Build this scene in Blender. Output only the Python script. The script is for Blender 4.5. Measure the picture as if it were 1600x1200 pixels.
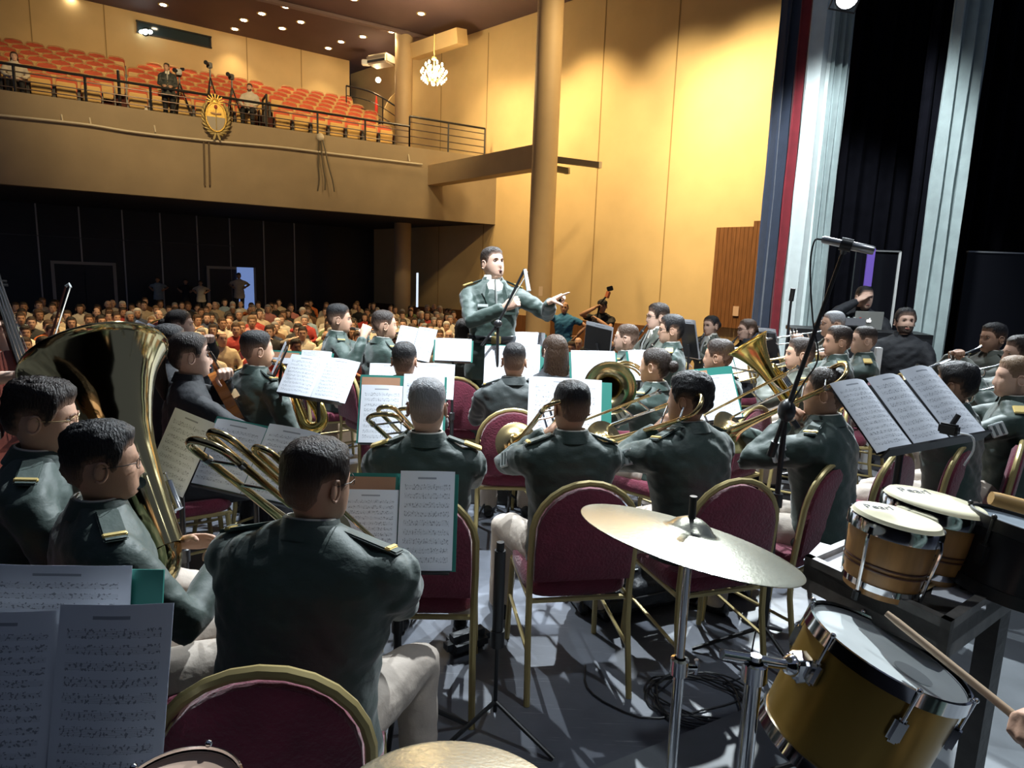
import bpy, bmesh, math, random
import numpy as np
from mathutils import Vector, Matrix, Euler, noise, Quaternion

for o in list(bpy.data.objects): bpy.data.objects.remove(o)
SC = bpy.context.scene
COL = SC.collection
rnd = random.Random(7)
PI = math.pi
R = math.radians

# ------------------------------------------------------------ camera
F = 1000.0; HORIZON = 437.0; ROLL = R(2.0); PITCH = math.atan((600 - HORIZON) / F); EYE = 1.65
cam_d = bpy.data.cameras.new('camera'); cam = bpy.data.objects.new('camera', cam_d); COL.objects.link(cam)
cam_d.sensor_width = 36.0; cam_d.lens = 36.0 * F / 1600.0; cam_d.clip_start = 0.05; cam_d.clip_end = 200
CR = Matrix.Rotation(PI/2 - PITCH, 3, 'X') @ Matrix.Rotation(ROLL, 3, 'Z')
cam.matrix_world = Matrix.Translation((0, 0, EYE)) @ CR.to_4x4()
SC.camera = cam
def V(px, py, Z):
    """world point at photograph pixel (px, py), Z metres along the viewing axis"""
    return CR @ Vector(((px-800)/F*Z, -(py-600)/F*Z, -Z)) + Vector((0, 0, EYE))
def VZ(px, py, z):
    """world point at that pixel on the level z"""
    d = CR @ Vector(((px-800)/F, -(py-600)/F, -1)); t = (z-EYE)/d.z
    return d*t + Vector((0, 0, EYE))
def PJ(p):
    c = CR.transposed() @ (Vector(p) - Vector((0, 0, EYE)))
    return 800 + F*c.x/-c.z, 600 - F*c.y/-c.z, -c.z

# ------------------------------------------------------------ world, lights, exposure
w = bpy.data.worlds.new('world'); SC.world = w; w.use_nodes = True
w.node_tree.nodes['Background'].inputs[0].default_value = (0.55, 0.68, 1.0, 1)
w.node_tree.nodes['Background'].inputs[1].default_value = 0.10
SC.view_settings.view_transform = 'Standard'; SC.view_settings.look = 'None'
SC.view_settings.exposure = 0.32; SC.view_settings.gamma = 1.0; SC.view_settings.use_curve_mapping = False

def spot(name, loc, aim, power, size=50, blend=.4, radius=.08, col=(1, 1, 1)):
    d = bpy.data.lights.new(name, 'SPOT'); d.energy = power; d.spot_size = R(size); d.spot_blend = blend
    d.shadow_soft_size = radius; d.color = col
    o = bpy.data.objects.new(name, d); COL.objects.link(o); o.location = loc
    o.rotation_euler = (Vector(aim)-Vector(loc)).to_track_quat('-Z', 'Y').to_euler(); return o
def point(name, loc, power, radius=.1, col=(1, 1, 1)):
    d = bpy.data.lights.new(name, 'POINT'); d.energy = power; d.shadow_soft_size = radius; d.color = col
    o = bpy.data.objects.new(name, d); COL.objects.link(o); o.location = loc; return o
COOL = (0.86, 0.95, 1.0); WARM = (1.0, 0.72, 0.36); AMBER = (1.0, 0.77, 0.43)
STAGE_LAMPS = [((1.0, 6.6, 6.6), (0.3, 2.9, 0.4), 2600, 60, .045), ((4.03, 8.6, 5.35), (0.9, 4.0, 0.9), 2600, 52, .07),
               ((-2.6, 6.6, 6.6), (-0.6, 4.2, 0.6), 1300, 46, .05), ((0.5, 2.9, 6.8), (0.3, 4.9, 0.9), 3600, 44, .10),
               ((2.6, 0.9, 6.4), (1.3, 3.2, 0.8), 280, 50, .1), ((2.0, 4.4, 6.9), (2.4, 7.2, 0.9), 900, 40, .1),
               ((2.6, 5.4, 7.0), (4.4, 9.3, 2.6), 2600, 40, .15), ((3.6, 3.6, 6.6), (4.2, 6.2, 1.2), 700, 46, .12)]
for i, (a, b, p, s, r) in enumerate(STAGE_LAMPS): spot('stage_spot', a, b, p, s, .5, r, COOL)

# ------------------------------------------------------------ materials
MATS = {}
def nd(t, typ, **kw):
    n = t.nodes.new(typ)
    for k, v in kw.items():
        if k in n.inputs: n.inputs[k].default_value = v
        else: setattr(n, k, v)
    return n
def mat(name, col, rough=.6, metal=0.0, bump=0.0, bscale=40.0, var=0.0, vscale=6.0, spec=.5, stretch=(1, 1, 1), sheen=0.0, emit=None, estr=0.0, alpha=1.0, trans=0.0):
    if name in MATS: return MATS[name]
    m = bpy.data.materials.new(name); m.use_nodes = True; t = m.node_tree
    b = t.nodes['Principled BSDF']; b.inputs['Base Color'].default_value = (*col, 1)
    b.inputs['Roughness'].default_value = rough; b.inputs['Metallic'].default_value = metal
    b.inputs['Specular IOR Level'].default_value = spec
    if sheen: b.inputs['Sheen Weight'].default_value = sheen
    if emit: b.inputs['Emission Color'].default_value = (*emit, 1); b.inputs['Emission Strength'].default_value = estr
    if trans: b.inputs['Transmission Weight'].default_value = trans
    if bump or var:
        tc = nd(t, 'ShaderNodeTexCoord'); mp = nd(t, 'ShaderNodeMapping'); mp.inputs['Scale'].default_value = stretch
        t.links.new(tc.outputs['Object'], mp.inputs['Vector'])
        if bump:
            n = nd(t, 'ShaderNodeTexNoise'); n.inputs['Scale'].default_value = bscale; n.inputs['Detail'].default_value = 4
            t.links.new(mp.outputs[0], n.inputs['Vector'])
            bp = nd(t, 'ShaderNodeBump'); bp.inputs['Strength'].default_value = bump; bp.inputs['Distance'].default_value = .02
            t.links.new(n.outputs['Fac'], bp.inputs['Height']); t.links.new(bp.outputs[0], b.inputs['Normal'])
        if var:
            n2 = nd(t, 'ShaderNodeTexNoise'); n2.inputs['Scale'].default_value = vscale; n2.inputs['Detail'].default_value = 5
            t.links.new(mp.outputs[0], n2.inputs['Vector'])
            rp = nd(t, 'ShaderNodeValToRGB'); rp.color_ramp.elements[0].position = .3; rp.color_ramp.elements[1].position = .72
            rp.color_ramp.elements[0].color = (*[c*(1-var) for c in col], 1); rp.color_ramp.elements[1].color = (*[min(1, c*(1+var)) for c in col], 1)
            t.links.new(n2.outputs['Fac'], rp.inputs[0]); t.links.new(rp.outputs[0], b.inputs['Base Color'])
    MATS[name] = m; return m
def mth(t, op, a, b=None):
    n = nd(t, 'ShaderNodeMath', operation=op)
    for i, x in enumerate((a, b)):
        if x is None: continue
        if isinstance(x, (int, float)): n.inputs[i].default_value = x
        else: t.links.new(x, n.inputs[i])
    return n.outputs[0]
def page_mat(name, col, staves=10, seed=0.0):
    """white score page: printed staves and notes laid out on the page's own UVs"""
    if name in MATS: return MATS[name]
    m = bpy.data.materials.new(name); m.use_nodes = True; t = m.node_tree; b = t.nodes['Principled BSDF']
    b.inputs['Roughness'].default_value = .75; b.inputs['Specular IOR Level'].default_value = .2
    uv = nd(t, 'ShaderNodeUVMap'); sp = nd(t, 'ShaderNodeSeparateXYZ'); t.links.new(uv.outputs[0], sp.inputs[0])
    u, v = sp.outputs[0], sp.outputs[1]
    fr = mth(t, 'FRACT', mth(t, 'MULTIPLY', mth(t, 'SUBTRACT', v, .06), staves/.82))
    inst = mth(t, 'MULTIPLY', mth(t, 'GREATER_THAN', fr, .25), mth(t, 'LESS_THAN', fr, .72))
    line = mth(t, 'LESS_THAN', mth(t, 'FRACT', mth(t, 'MULTIPLY', mth(t, 'SUBTRACT', fr, .25), 4/.40)), .18)
    inu = mth(t, 'MULTIPLY', mth(t, 'GREATER_THAN', u, .09), mth(t, 'LESS_THAN', u, .92))
    inv = mth(t, 'MULTIPLY', mth(t, 'GREATER_THAN', v, .06), mth(t, 'LESS_THAN', v, .87))
    box = mth(t, 'MULTIPLY', inu, inv)
    cb = nd(t, 'ShaderNodeCombineXYZ'); t.links.new(mth(t, 'MULTIPLY', u, 42), cb.inputs[0]); t.links.new(mth(t, 'MULTIPLY', v, staves*5.0), cb.inputs[1]); cb.inputs[2].default_value = seed
    ns = nd(t, 'ShaderNodeTexNoise'); ns.inputs['Scale'].default_value = 1.0; ns.inputs['Detail'].default_value = 1; t.links.new(cb.outputs[0], ns.inputs['Vector'])
    note = mth(t, 'MULTIPLY', mth(t, 'GREATER_THAN', ns.outputs[0], .60), mth(t, 'MULTIPLY', mth(t, 'GREATER_THAN', fr, .18), mth(t, 'LESS_THAN', fr, .82)))
    ttl = mth(t, 'MULTIPLY', mth(t, 'LESS_THAN', mth(t, 'ABSOLUTE', mth(t, 'SUBTRACT', v, .925)), .010), mth(t, 'LESS_THAN', mth(t, 'ABSOLUTE', mth(t, 'SUBTRACT', u, .5)), .17))
    ink = mth(t, 'MAXIMUM', mth(t, 'MULTIPLY', box, mth(t, 'MAXIMUM', mth(t, 'MULTIPLY', mth(t, 'MULTIPLY', inst, line), .75), mth(t, 'MULTIPLY', note, .85))), mth(t, 'MULTIPLY', ttl, .8))
    mx = nd(t, 'ShaderNodeMix', data_type='RGBA'); t.links.new(ink, mx.inputs[0])
    mx.inputs[6].default_value = (*col, 1); mx.inputs[7].default_value = (.24, .26, .31, 1)
    t.links.new(mx.outputs[2], b.inputs['Base Color']); MATS[name] = m; return m
PAPER = (.80, .83, .90)
PAGES = [page_mat('score_page', PAPER, 10, 0.0), page_mat('score_page_dense', PAPER, 12, 3.3), page_mat('score_page_wide', PAPER, 9, 8.1)]
def hair_mat(name, col, skin):
    if name in MATS: return MATS[name]
    m = mat(name, col, .5, bump=.5, bscale=160, stretch=(1, 1, .25), spec=.28)
    t = m.node_tree; b = t.nodes['Principled BSDF']
    at = nd(t, 'ShaderNodeAttribute', attribute_name='hair_mix'); mx = nd(t, 'ShaderNodeMix', data_type='RGBA')
    t.links.new(at.outputs['Fac'], mx.inputs[0]); mx.inputs[6].default_value = (*[.55*s+.2*c for s, c in zip(skin, col)], 1); mx.inputs[7].default_value = (*col, 1)
    t.links.new(mx.outputs[2], b.inputs['Base Color']); return m

SKIN = [(.58, .35, .245), (.47, .27, .18), (.64, .41, .31), (.37, .205, .13)]
def skin(i): return mat('skin_tone_%s' % 'abcd'[i], SKIN[i], .5, bump=.05, bscale=120, var=.08, vscale=14, spec=.4)
M = dict(
    jacket=mat('green_wool', (.019, .041, .033), .58, bump=.16, bscale=26, var=.06, vscale=9, sheen=.25, stretch=(1, 1, 1.6)),
    jacket_l=mat('olive_wool', (.055, .062, .046), .65, bump=.16, bscale=24, var=.12, vscale=9, sheen=.25),
    jacket_d=mat('charcoal_wool', (.019, .027, .027), .6, bump=.16, bscale=26, var=.06, vscale=9, sheen=.2),
    khaki=mat('khaki_twill', (.47, .40, .34), .75, bump=.25, bscale=22, var=.08),
    green_tr=mat('dark_green_twill', (.05, .085, .075), .7, bump=.25, bscale=22, var=.1),
    black=mat('black_cloth', (.012, .013, .017), .75, bump=.25, bscale=30, var=.15),
    shirt=mat('cream_shirt', (.66, .63, .56), .7, bump=.1),
    shoe=mat('black_leather', (.012, .012, .013), .25),
    gold=mat('gold_braid', (.78, .60, .24), .4, .55), patchw=mat('silver_patch', (.62, .66, .66), .6),
    brass=mat('lacquered_brass', (.66, .50, .24), .2, 1.0), brassd=mat('aged_brass', (.52, .42, .22), .17, 1.0), brasst=mat('mirror_brass', (.56, .46, .24), .10, 1.0), brassy=mat('bright_brass', (.80, .58, .16), .2, 1.0),
    silver=mat('silver_plate', (.80, .80, .78), .15, 1.0), chrome=mat('chrome', (.78, .78, .80), .1, 1.0),
    blackm=mat('black_metal', (.015, .015, .017), .4), blackp=mat('black_plastic', (.02, .02, .022), .35),
    ebony=mat('ebony', (.015, .014, .013), .3), goldfr=mat('gold_chair_paint', (.42, .33, .14), .35, .35),
    maroon=mat('maroon_velvet', (.150, .012, .035), .8, bump=.3, bscale=90, var=.2, vscale=12, sheen=.3),
    cover=mat('teal_card', (.022, .19, .155), .6), pocket=mat('tan_card', (.42, .22, .13), .7, var=.12), white=mat('plain_paper', (.80, .83, .90), .8),
    glassrim=mat('dark_wire_rim', (.04, .035, .03), .3, .6), eyew=mat('eye_white', (.42, .38, .35), .3), iris=mat('dark_iris', (.02, .012, .008), .2),
    lips=mat('lips', (.42, .15, .12), .5), mouth=mat('mouth_dark', (.05, .012, .012), .6), tie=mat('grey_tie', (.30, .31, .30), .6))
HAIRC = dict(black=(.010, .009, .010), brown=(.045, .024, .014), grey=(.23, .23, .24), dbrown=(.022, .014, .011), light=(.17, .105, .06), white=(.55, .53, .5), red=(.16, .045, .02))
def hm(c, s): return hair_mat('hair_%s_%s' % (c, 'abcd'[s]), HAIRC[c], SKIN[s])

# ------------------------------------------------------------ geometry kit
def unit(v): v = np.asarray(v, float); return v/(np.linalg.norm(v)+1e-12)
class G:
    def __init__(s): s.v = []; s.f = []; s.m = []; s.cur = 0
    def add(s, v, f, mi=None):
        n = len(s.v); s.v.extend([tuple(float(c) for c in p) for p in v]); s.f.extend([tuple(i+n for i in q) for q in f]); s.m.extend([s.cur if mi is None else mi]*len(f)); return s
    def box(s, c, d, rot=None, bev=0.0):
        x, y, z = d[0]/2, d[1]/2, d[2]/2
        if bev:
            b = min(bev, x*.9, y*.9, z*.9); pts = []; 
            bm = bmesh.new(); bmesh.ops.create_cube(bm, size=1); bmesh.ops.scale(bm, vec=d, verts=bm.verts)
            bmesh.ops.bevel(bm, geom=bm.edges[:], offset=b, segments=2, affect='EDGES'); bm.verts.index_update()
            pts = [v.co.copy() for v in bm.verts]; fs = [[v.index for v in f.verts] for f in bm.faces]; bm.free()
        else:
            pts = [Vector((a, b, e)) for a in (-x, x) for b in (-y, y) for e in (-z, z)]
            fs = [(0, 1, 3, 2), (4, 6, 7, 5), (0, 4, 5, 1), (2, 3, 7, 6), (0, 2, 6, 4), (1, 5, 7, 3)]
        m = rot.to_3x3() if rot is not None else Matrix.Identity(3)
        return s.add([m @ p + Vector(c) for p in pts], fs)
    def rings(s, rs, cap=True, close=False):
        n = len(rs[0]); v = [p for r in rs for p in r]; f = []
        k = len(rs)
        for i in range(k if close else k-1):
            a, b = i*n, ((i+1) % k)*n
            for j in range(n): f.append((a+j, a+(j+1) % n, b+(j+1) % n, b+j))
        if cap and not close: f.append(tuple(range(n-1, -1, -1))); f.append(tuple(range((k-1)*n, k*n)))
        return s.add(v, f)
    def tube(s, path, rad, n=10, cap=True, close=False, hint=None, flat=1.0):
        p = [np.asarray(q, float) for q in path]; k = len(p)
        if not hasattr(rad, '__len__'): rad = [rad]*k
        t = [unit((p[(i+1) % k]-p[i-1]) if close else (p[min(i+1, k-1)]-p[max(i-1, 0)])) for i in range(k)]
        h = np.asarray(hint if hint is not None else ((0, 0, 1) if abs(t[0][2]) < .9 else (1, 0, 0)), float)
        a = unit(h - t[0]*(h@t[0])); rs = []
        for i in range(k):
            a = unit(a - t[i]*(a@t[i])); b = np.cross(t[i], a)
            r = rad[i]; ra, rb = (r if hasattr(r, '__len__') else (r, r*flat))
            rs.append([p[i]+a*ra*math.cos(q)+b*rb*math.sin(q) for q in np.linspace(0, 2*PI, n, endpoint=False)])
        return s.rings(rs, cap, close)
    def lathe(s, prof, n=24, mtx=None, cap=False):
        rs = []
        for r, z in prof:
            ring = [Vector((r*math.cos(q), r*math.sin(q), z)) for q in np.linspace(0, 2*PI, n, endpoint=False)]
            rs.append([mtx @ p for p in ring] if mtx is not None else ring)
        return s.rings(rs, cap)
    def ell(s, c, r, n=14, k=9, rot=None):
        rs = []
        for i in range(k+1):
            ph = -PI/2+PI*i/k; ph = max(min(ph, PI/2-.06), -PI/2+.06)
            rs.append([Vector((r[0]*math.cos(ph)*math.cos(q), r[1]*math.cos(ph)*math.sin(q), r[2]*math.sin(ph))) for q in np.linspace(0, 2*PI, n, endpoint=False)])
        m = rot.to_3x3() if rot is not None else Matrix.Identity(3)
        return s.rings([[m @ p + Vector(c) for p in r_] for r_ in rs])
    def prism(s, poly, h, mtx=None, z0=0.0):
        n = len(poly); v = [Vector((x, y, z0)) for x, y in poly]+[Vector((x, y, z0+h)) for x, y in poly]
        if mtx is not None: v = [mtx @ p for p in v]
        return s.add(v, [tuple(range(n-1, -1, -1)), tuple(range(n, 2*n))]+[(i, (i+1) % n, n+(i+1) % n, n+i) for i in range(n)])
    def mesh(s, name):
        me = bpy.data.meshes.new(name); me.from_pydata(s.v, [], s.f); me.update(); return me
    def build(s, name, mats, parent=None, smooth=True, uv=None):
        me = s.mesh(name)
        for m in (mats if isinstance(mats, (list, tuple)) else [mats]): me.materials.append(m)
        if any(s.m): me.polygons.foreach_set('material_index', s.m)
        if uv:
            l = me.uv_layers.new(name='UVMap')
            for lp in me.loops: l.data[lp.index].uv = uv[lp.vertex_index]
        return link(name, me, parent, smooth)
def link(name, me, parent=None, smooth=True):
    if smooth: 
        me.polygons.foreach_set('use_smooth', [True]*len(me.polygons))
        if smooth != 2: me.set_sharp_from_angle(angle=R(42))
    o = bpy.data.objects.new(name, me); COL.objects.link(o)
    if parent is not None: o.parent = parent
    return o
def empty(name, loc=(0, 0, 0), rz=0.0):
    o = bpy.data.objects.new(name, None); COL.objects.link(o); o.location = loc; o.rotation_euler = (0, 0, rz); o.empty_display_size = .1; return o
def tag(o, label, cat, group=None, kind=None):
    if label: o['label'] = label
    if cat: o['category'] = cat
    if group: o['group'] = group
    if kind: o['kind'] = kind
    return o
def struct(o, label=None):
    o['kind'] = 'structure'
    if label: o['label'] = label
    return o
def copy_tree(o, parent=None):
    c = o.copy(); COL.objects.link(c); c.parent = parent
    for ch in list(o.children): copy_tree(ch, c)
    return c
def frame(o, y, xh):
    """matrix at o with local Y along y and local X close to xh"""
    y = Vector(y).normalized(); x = Vector(xh); x = (x - y*x.dot(y)).normalized(); z = x.cross(y)
    return Matrix(((x.x, y.x, z.x, o[0]), (x.y, y.y, z.y, o[1]), (x.z, y.z, z.z, o[2]), (0, 0, 0, 1)))
def bez(pts, n=8):
    """smooth curve through points (Catmull-Rom)"""
    P = [np.asarray(p, float) for p in pts]; P = [2*P[0]-P[1]]+P+[2*P[-1]-P[-2]]; out = []
    for i in range(1, len(P)-2):
        a, b, c, d = P[i-1:i+3]
        for k in range(n):
            t = k/n; out.append(.5*((2*b)+(c-a)*t+(2*a-5*b+4*c-d)*t*t+(-a+3*b-3*c+d)*t**3))
    out.append(P[-2]); return out
def interp(x, xs, ys): return float(np.interp(x, xs, ys))
def remesh(g, voxel, it=6):
    me = g.mesh('tmp'); o = bpy.data.objects.new('tmp', me); COL.objects.link(o)
    m = o.modifiers.new('r', 'REMESH'); m.mode = 'VOXEL'; m.voxel_size = voxel
    if it: k = o.modifiers.new('s', 'SMOOTH'); k.factor = .5; k.iterations = it
    dg = bpy.context.evaluated_depsgraph_get(); e = o.evaluated_get(dg); out = bpy.data.meshes.new_from_object(e)
    bpy.data.objects.remove(o); bpy.data.meshes.remove(me); return out
def to_arrays(me):
    v = np.empty(len(me.vertices)*3); me.vertices.foreach_get('co', v); return v.reshape(-1, 3), [tuple(p.vertices) for p in me.polygons]
def wrinkle(me, amp, sc=(9, 9, 20), seed=0.0):
    n = len(me.vertices); co = np.empty(n*3); no = np.empty(n*3); me.vertices.foreach_get('co', co); me.vertices.foreach_get('normal', no)
    co = co.reshape(-1, 3); no = no.reshape(-1, 3)
    d = np.array([noise.noise(Vector((p[0]*sc[0]+seed, p[1]*sc[1], p[2]*sc[2]+.6*p[0]*sc[2])))+.5*noise.noise(Vector((p[0]*sc[0]*2.3, p[1]*sc[1]*2.3+seed, p[2]*sc[2]*1.7))) for p in co])
    me.vertices.foreach_set('co', (co+no*(d*amp)[:, None]).ravel()); me.update()

# ============================================================ the hall and the stage
A0 = Vector((-11.84, 16.88, 0)); BU = Vector((.822, .569, 0)); BN = Vector((-.569, .822, 0))     # back wall line
FL = Vector((-13.0, 16.83, 0)); FR = Vector((-1.3, 23.55, 0)); U2 = (FR-FL).normalized(); N2 = Vector((-U2.y, U2.x, 0))   # balcony front
W0 = Vector((-1.69, 24.63, 0)); WD = Vector((.738, -.675, 0)); WN = Vector((.675, .738, 0))       # right wall, WN points outwards
CEIL = 10.35; BAL = 5.88; SOF = 3.6
def hall_z(p): return -.75 if (Vector((p[0], p[1], 0))-A0).dot(BN) < 4.6 else -.10
def hit(px, py, P, d):
    """where the view ray meets the vertical plane through P along d"""
    r = CR @ Vector(((px-800)/F, -(py-600)/F, -1)); n = Vector((-d.y, d.x, 0)); c = Vector((0, 0, EYE))
    return c + r*((P-c).dot(n)/r.dot(n))
def slab(name, a, b, thick, z0, z1, m, out, parent=None, smooth=False):
    """upright wall from a to b; thickness goes along out"""
    a, b, o = Vector(a), Vector(b), Vector(out).normalized()*thick
    p = [a, b, b+o, a+o]
    return G().add([(q.x, q.y, z) for z in (z0, z1) for q in p], [(3, 2, 1, 0), (4, 5, 6, 7), (0, 1, 5, 4), (1, 2, 6, 5), (2, 3, 7, 6), (3, 0, 4, 7)]).build(name, m, parent, smooth)

m_floor = mat('stage_paint', (.115, .125, .15), .38, bump=.12, bscale=7, var=.35, vscale=2.2)
t = m_floor.node_tree
# scuffs and scratches of the painted boards
tc = nd(t, 'ShaderNodeTexCoord'); mp = nd(t, 'ShaderNodeMapping'); mp.inputs['Scale'].default_value = (2, 38, 1); mp.inputs['Rotation'].default_value = (0, 0, .5)
ns = nd(t, 'ShaderNodeTexNoise'); ns.inputs['Scale'].default_value = 3; ns.inputs['Detail'].default_value = 8
t.links.new(tc.outputs['Object'], mp.inputs[0]); t.links.new(mp.outputs[0], ns.inputs['Vector'])
rr = nd(t, 'ShaderNodeValToRGB'); rr.color_ramp.elements[0].position = .62; rr.color_ramp.elements[1].position = .74
t.links.new(ns.outputs[0], rr.inputs[0]); mx = nd(t, 'ShaderNodeMix', data_type='RGBA'); bs = t.nodes['Principled BSDF']
old = bs.inputs['Base Color'].links[0].from_socket; t.links.new(rr.outputs[0], mx.inputs[0]); t.links.new(old, mx.inputs[6]); mx.inputs[7].default_value = (.24, .25, .27, 1); t.links.new(mx.outputs[2], bs.inputs['Base Color'])
g = G(); g.prism([(-7, -3), (10, -3), (10, 11), (3.0, 11), (2.6, 8.2), (-7, 7.3)], .6, z0=-.6)
struct(g.build('floor', m_floor, smooth=False), 'dark painted stage floor scuffed with pale scratches')
# percussion riser board
rz = .03
c1, c2 = VZ(925, 1203, rz), VZ(1228, 1082, rz); d = (c2-c1).normalized(); e = Vector((d.y, -d.x, 0))
a = c1-d*1.2; b = c2+d*2.6
struct(G().prism([(a.x, a.y), ((a+e*2.6).x, (a+e*2.6).y), ((b+e*2.6).x, (b+e*2.6).y), (b.x, b.y)], rz, z0=0.001).build('floor_riser', mat('grey_riser', (.17, .185, .20), .5, bump=.08, bscale=12, var=.15, vscale=5), smooth=False), 'pale grey riser board under the percussion')
# raised platform for the brass and the sound desk
struct(G().prism([(1.75, 3.75), (7.5, 3.2), (7.5, 9.0), (2.3, 9.0)], .13, z0=.001).build('floor_platform', mat('black_riser', (.03, .03, .035), .6, var=.2), smooth=False), 'low black platform under the brass players')
# hall floor
g = G(); q = [(-26, 14), (-8, 6), (14, 8), (12, 20), (-2, 30), (-20, 32)]
g.add([(x, y, -.75) for x, y in q]+[(x, y, -.95) for x, y in q], [tuple(range(6)), tuple(range(11, 5, -1))])
struct(g.build('floor_hall', mat('dark_carpet', (.05, .03, .028), .9, bump=.2, bscale=60), smooth=False), 'dark carpeted floor of the stalls')
a, b = A0+BN*4.6-BU*12, A0+BN*4.6+BU*14
struct(slab('floor_landing', a, b, 2.2, -.8, -.10, MATS['dark_carpet'], BN), 'raised landing along the rear wall')
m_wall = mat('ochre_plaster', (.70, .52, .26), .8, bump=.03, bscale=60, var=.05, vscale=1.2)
m_wood = mat('brown_panelling', (.20, .085, .03), .45, bump=.1, bscale=8, var=.25, vscale=5, stretch=(6, 6, .5))
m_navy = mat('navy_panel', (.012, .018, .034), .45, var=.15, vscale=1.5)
m_trim = mat('grey_mullion', (.45, .48, .55), .4, .2)
wr = slab('wall_right', W0-WD*8, W0+WD*13, .3, -1.2, CEIL+.1, m_wall, WN); struct(wr, 'tall ochre plaster side wall of the hall')
for k in (-4.4, -1.9, .6, 5.6, 8.1): # upright joints of the plaster panels
    G().box(W0+WD*k-WN*.004+Vector((0, 0, 4.4)), (.03, .012, 11.6), Matrix.Rotation(math.atan2(WD.y, WD.x), 4, 'Z')).build('panel_joint', mat('plaster_joint', (.36, .24, .10), .9), wr, False)
struct(slab('baseboard_right', W0-WD*8, W0+WD*9.2, -.06, -1.0, .42, m_wood, WN), 'brown wood dado along the ochre wall')
# stepped wood panel by the proscenium, built of upright boards
pa = hit(1114, 470, W0, WD); pb = hit(1190, 470, W0, WD); L = (pb-pa).length; nb = 12
tw = empty('trim_1', pa); struct(tw, 'stepped brown wood panelling beside the navy curtain'); ang = math.atan2(WD.y, WD.x)
bd = None
for i in range(nb):
    h = 1.98 if i < nb*.72 else 2.12
    c = WD*(L*(i+.5)/nb)-WN*.10
    G().box((c.x, c.y, (h-.7)/2-.0), (L/nb-.008, .12, h+.7), Matrix.Rotation(ang, 4, 'Z')).build('board', m_wood, tw, False)
tag(G().box(pa+WD*(L*.56)-WN*.18+Vector((0, 0, 1.02-pa.z+.0)), (.16, .02, .26), Matrix.Rotation(ang, 4, 'Z')).build('notice', mat('notice_paper', (.62, .42, .30), .8), None, False), 'small paper notice pinned on the brown wood panelling', 'notice')
cz = V(855, 470, 17.0)
tag(G().box((cz.x-.2, cz.y-.38, 1.38), (.10, .02, .24)).build('notice', mat('notice_paper_pale', (.65, .5, .36), .8), None, False), 'small pale notice stuck on the big round column', 'notice')
# upper back wall with projection window
B2 = A0+BN*6.7; bl = B2-BU*12; br = hit(546, 100, B2, BU); br.z = 0; bl.z = 0
wb = struct(slab('wall_back', bl, br, .3, 5.6, CEIL+.1, m_wall, BN), 'ochre wall behind the balcony seats')
ba = math.atan2(BU.y, BU.x)
for px in (50, 165, 385, 470):
    p = hit(px, 60, B2, BU); G().box(Vector((p.x, p.y, 8.2))-BN*.004, (.03, .012, 4.6), Matrix.Rotation(ba, 4, 'Z')).build('panel_joint', MATS['plaster_joint'], wb, False)
p1, p2, p3 = hit(214, 33, B2, BU), hit(329, 75, B2, BU), hit(329, 52, B2, BU)
wc = (p1+p2)/2; ww = (Vector((p2.x, p2.y, 0))-Vector((p1.x, p1.y, 0))).length; zt, zb = p1.z, p2.z
wn = empty('window_1', (wc.x, wc.y, zb)); wn.rotation_euler[2] = ba; struct(wn, 'wide dark projection booth window in the balcony back wall')
G().box((0, -.02, (zt-zb)/2), (ww, .03, zt-zb)).build('pane', mat('booth_glass', (.03, .05, .06), .08, spec=.8), wn, False)
for zz in (0, zt-zb): G().box((0, -.03, zz), (ww+.08, .07, .05)).build('window_frame', M['blackm'], wn, False)
for xx in (-ww/2, ww/2): G().box((xx, -.03, (zt-zb)/2), (.05, .07, zt-zb)).build('window_frame', M['blackm'], wn, False)
lp = hit(228, 54, B2, BU)-BN*.25
tg = empty('booth_lamp', lp); tag(tg, 'bright white lamp glowing at the projection booth window', 'lamp')
G().lathe([(.0, -.05), (.11, -.03), (.15, .06), (.1, .08)], 16, Matrix.Rotation(PI/2, 4, 'X')).build('lamp_housing', M['blackm'], tg)
G().ell((0, -.05, 0), (.24, .03, .09)).build('lens', mat('booth_lamp_glow', (1, 1, 1), emit=(.85, 1, .95), estr=14), tg)
# back wall under the balcony: navy panels, mullions, doors
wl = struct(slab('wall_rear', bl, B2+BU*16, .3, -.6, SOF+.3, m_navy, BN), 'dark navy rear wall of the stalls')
for px in (-10, 57, 124, 191, 250, 307, 358, 411, 459, 595):
    p = hit(px, 345, B2, BU); G().box(Vector((p.x, p.y, 1.7))-BN*.02, (.045, .05, 3.9), Matrix.Rotation(ba, 4, 'Z')).build('mullion', m_trim, wl, False)
p, q = hit(-30, 369, B2, BU), hit(365, 380, B2, BU); c = (p+q)/2
G().box(c-BN*.02, ((Vector((q.x-p.x, q.y-p.y, 0))).length, .05, .035), Matrix.Rotation(ba, 4, 'Z')).build('rail', mat('dim_rail', (.07, .08, .10), .5, .4), wl, False)
def door(n, xa, xb, ztop, label):
    a, b = hit(xa, 440, B2, BU), hit(xb, 440, B2, BU); wdt = Vector((b.x-a.x, b.y-a.y, 0)).length; c = (a+b)/2; z0 = hall_z(c)
    dr = empty('door_%d' % n, (c.x-BN.x*.03, c.y-BN.y*.03, z0)); dr.rotation_euler[2] = ba; struct(dr, label); h = ztop-z0
    fm = mat('door_frame_grey', (.34, .36, .40), .5)
    for s in (-1, 1): G().box((s*wdt/2, -.03, h/2), (.10, .10, h)).build('door_frame', fm, dr, False)
    G().box((0, -.03, h), (wdt+.1, .10, .10)).build('door_frame', fm, dr, False)
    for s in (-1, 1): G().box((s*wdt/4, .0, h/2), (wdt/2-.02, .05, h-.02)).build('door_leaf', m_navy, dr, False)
    return dr
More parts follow.
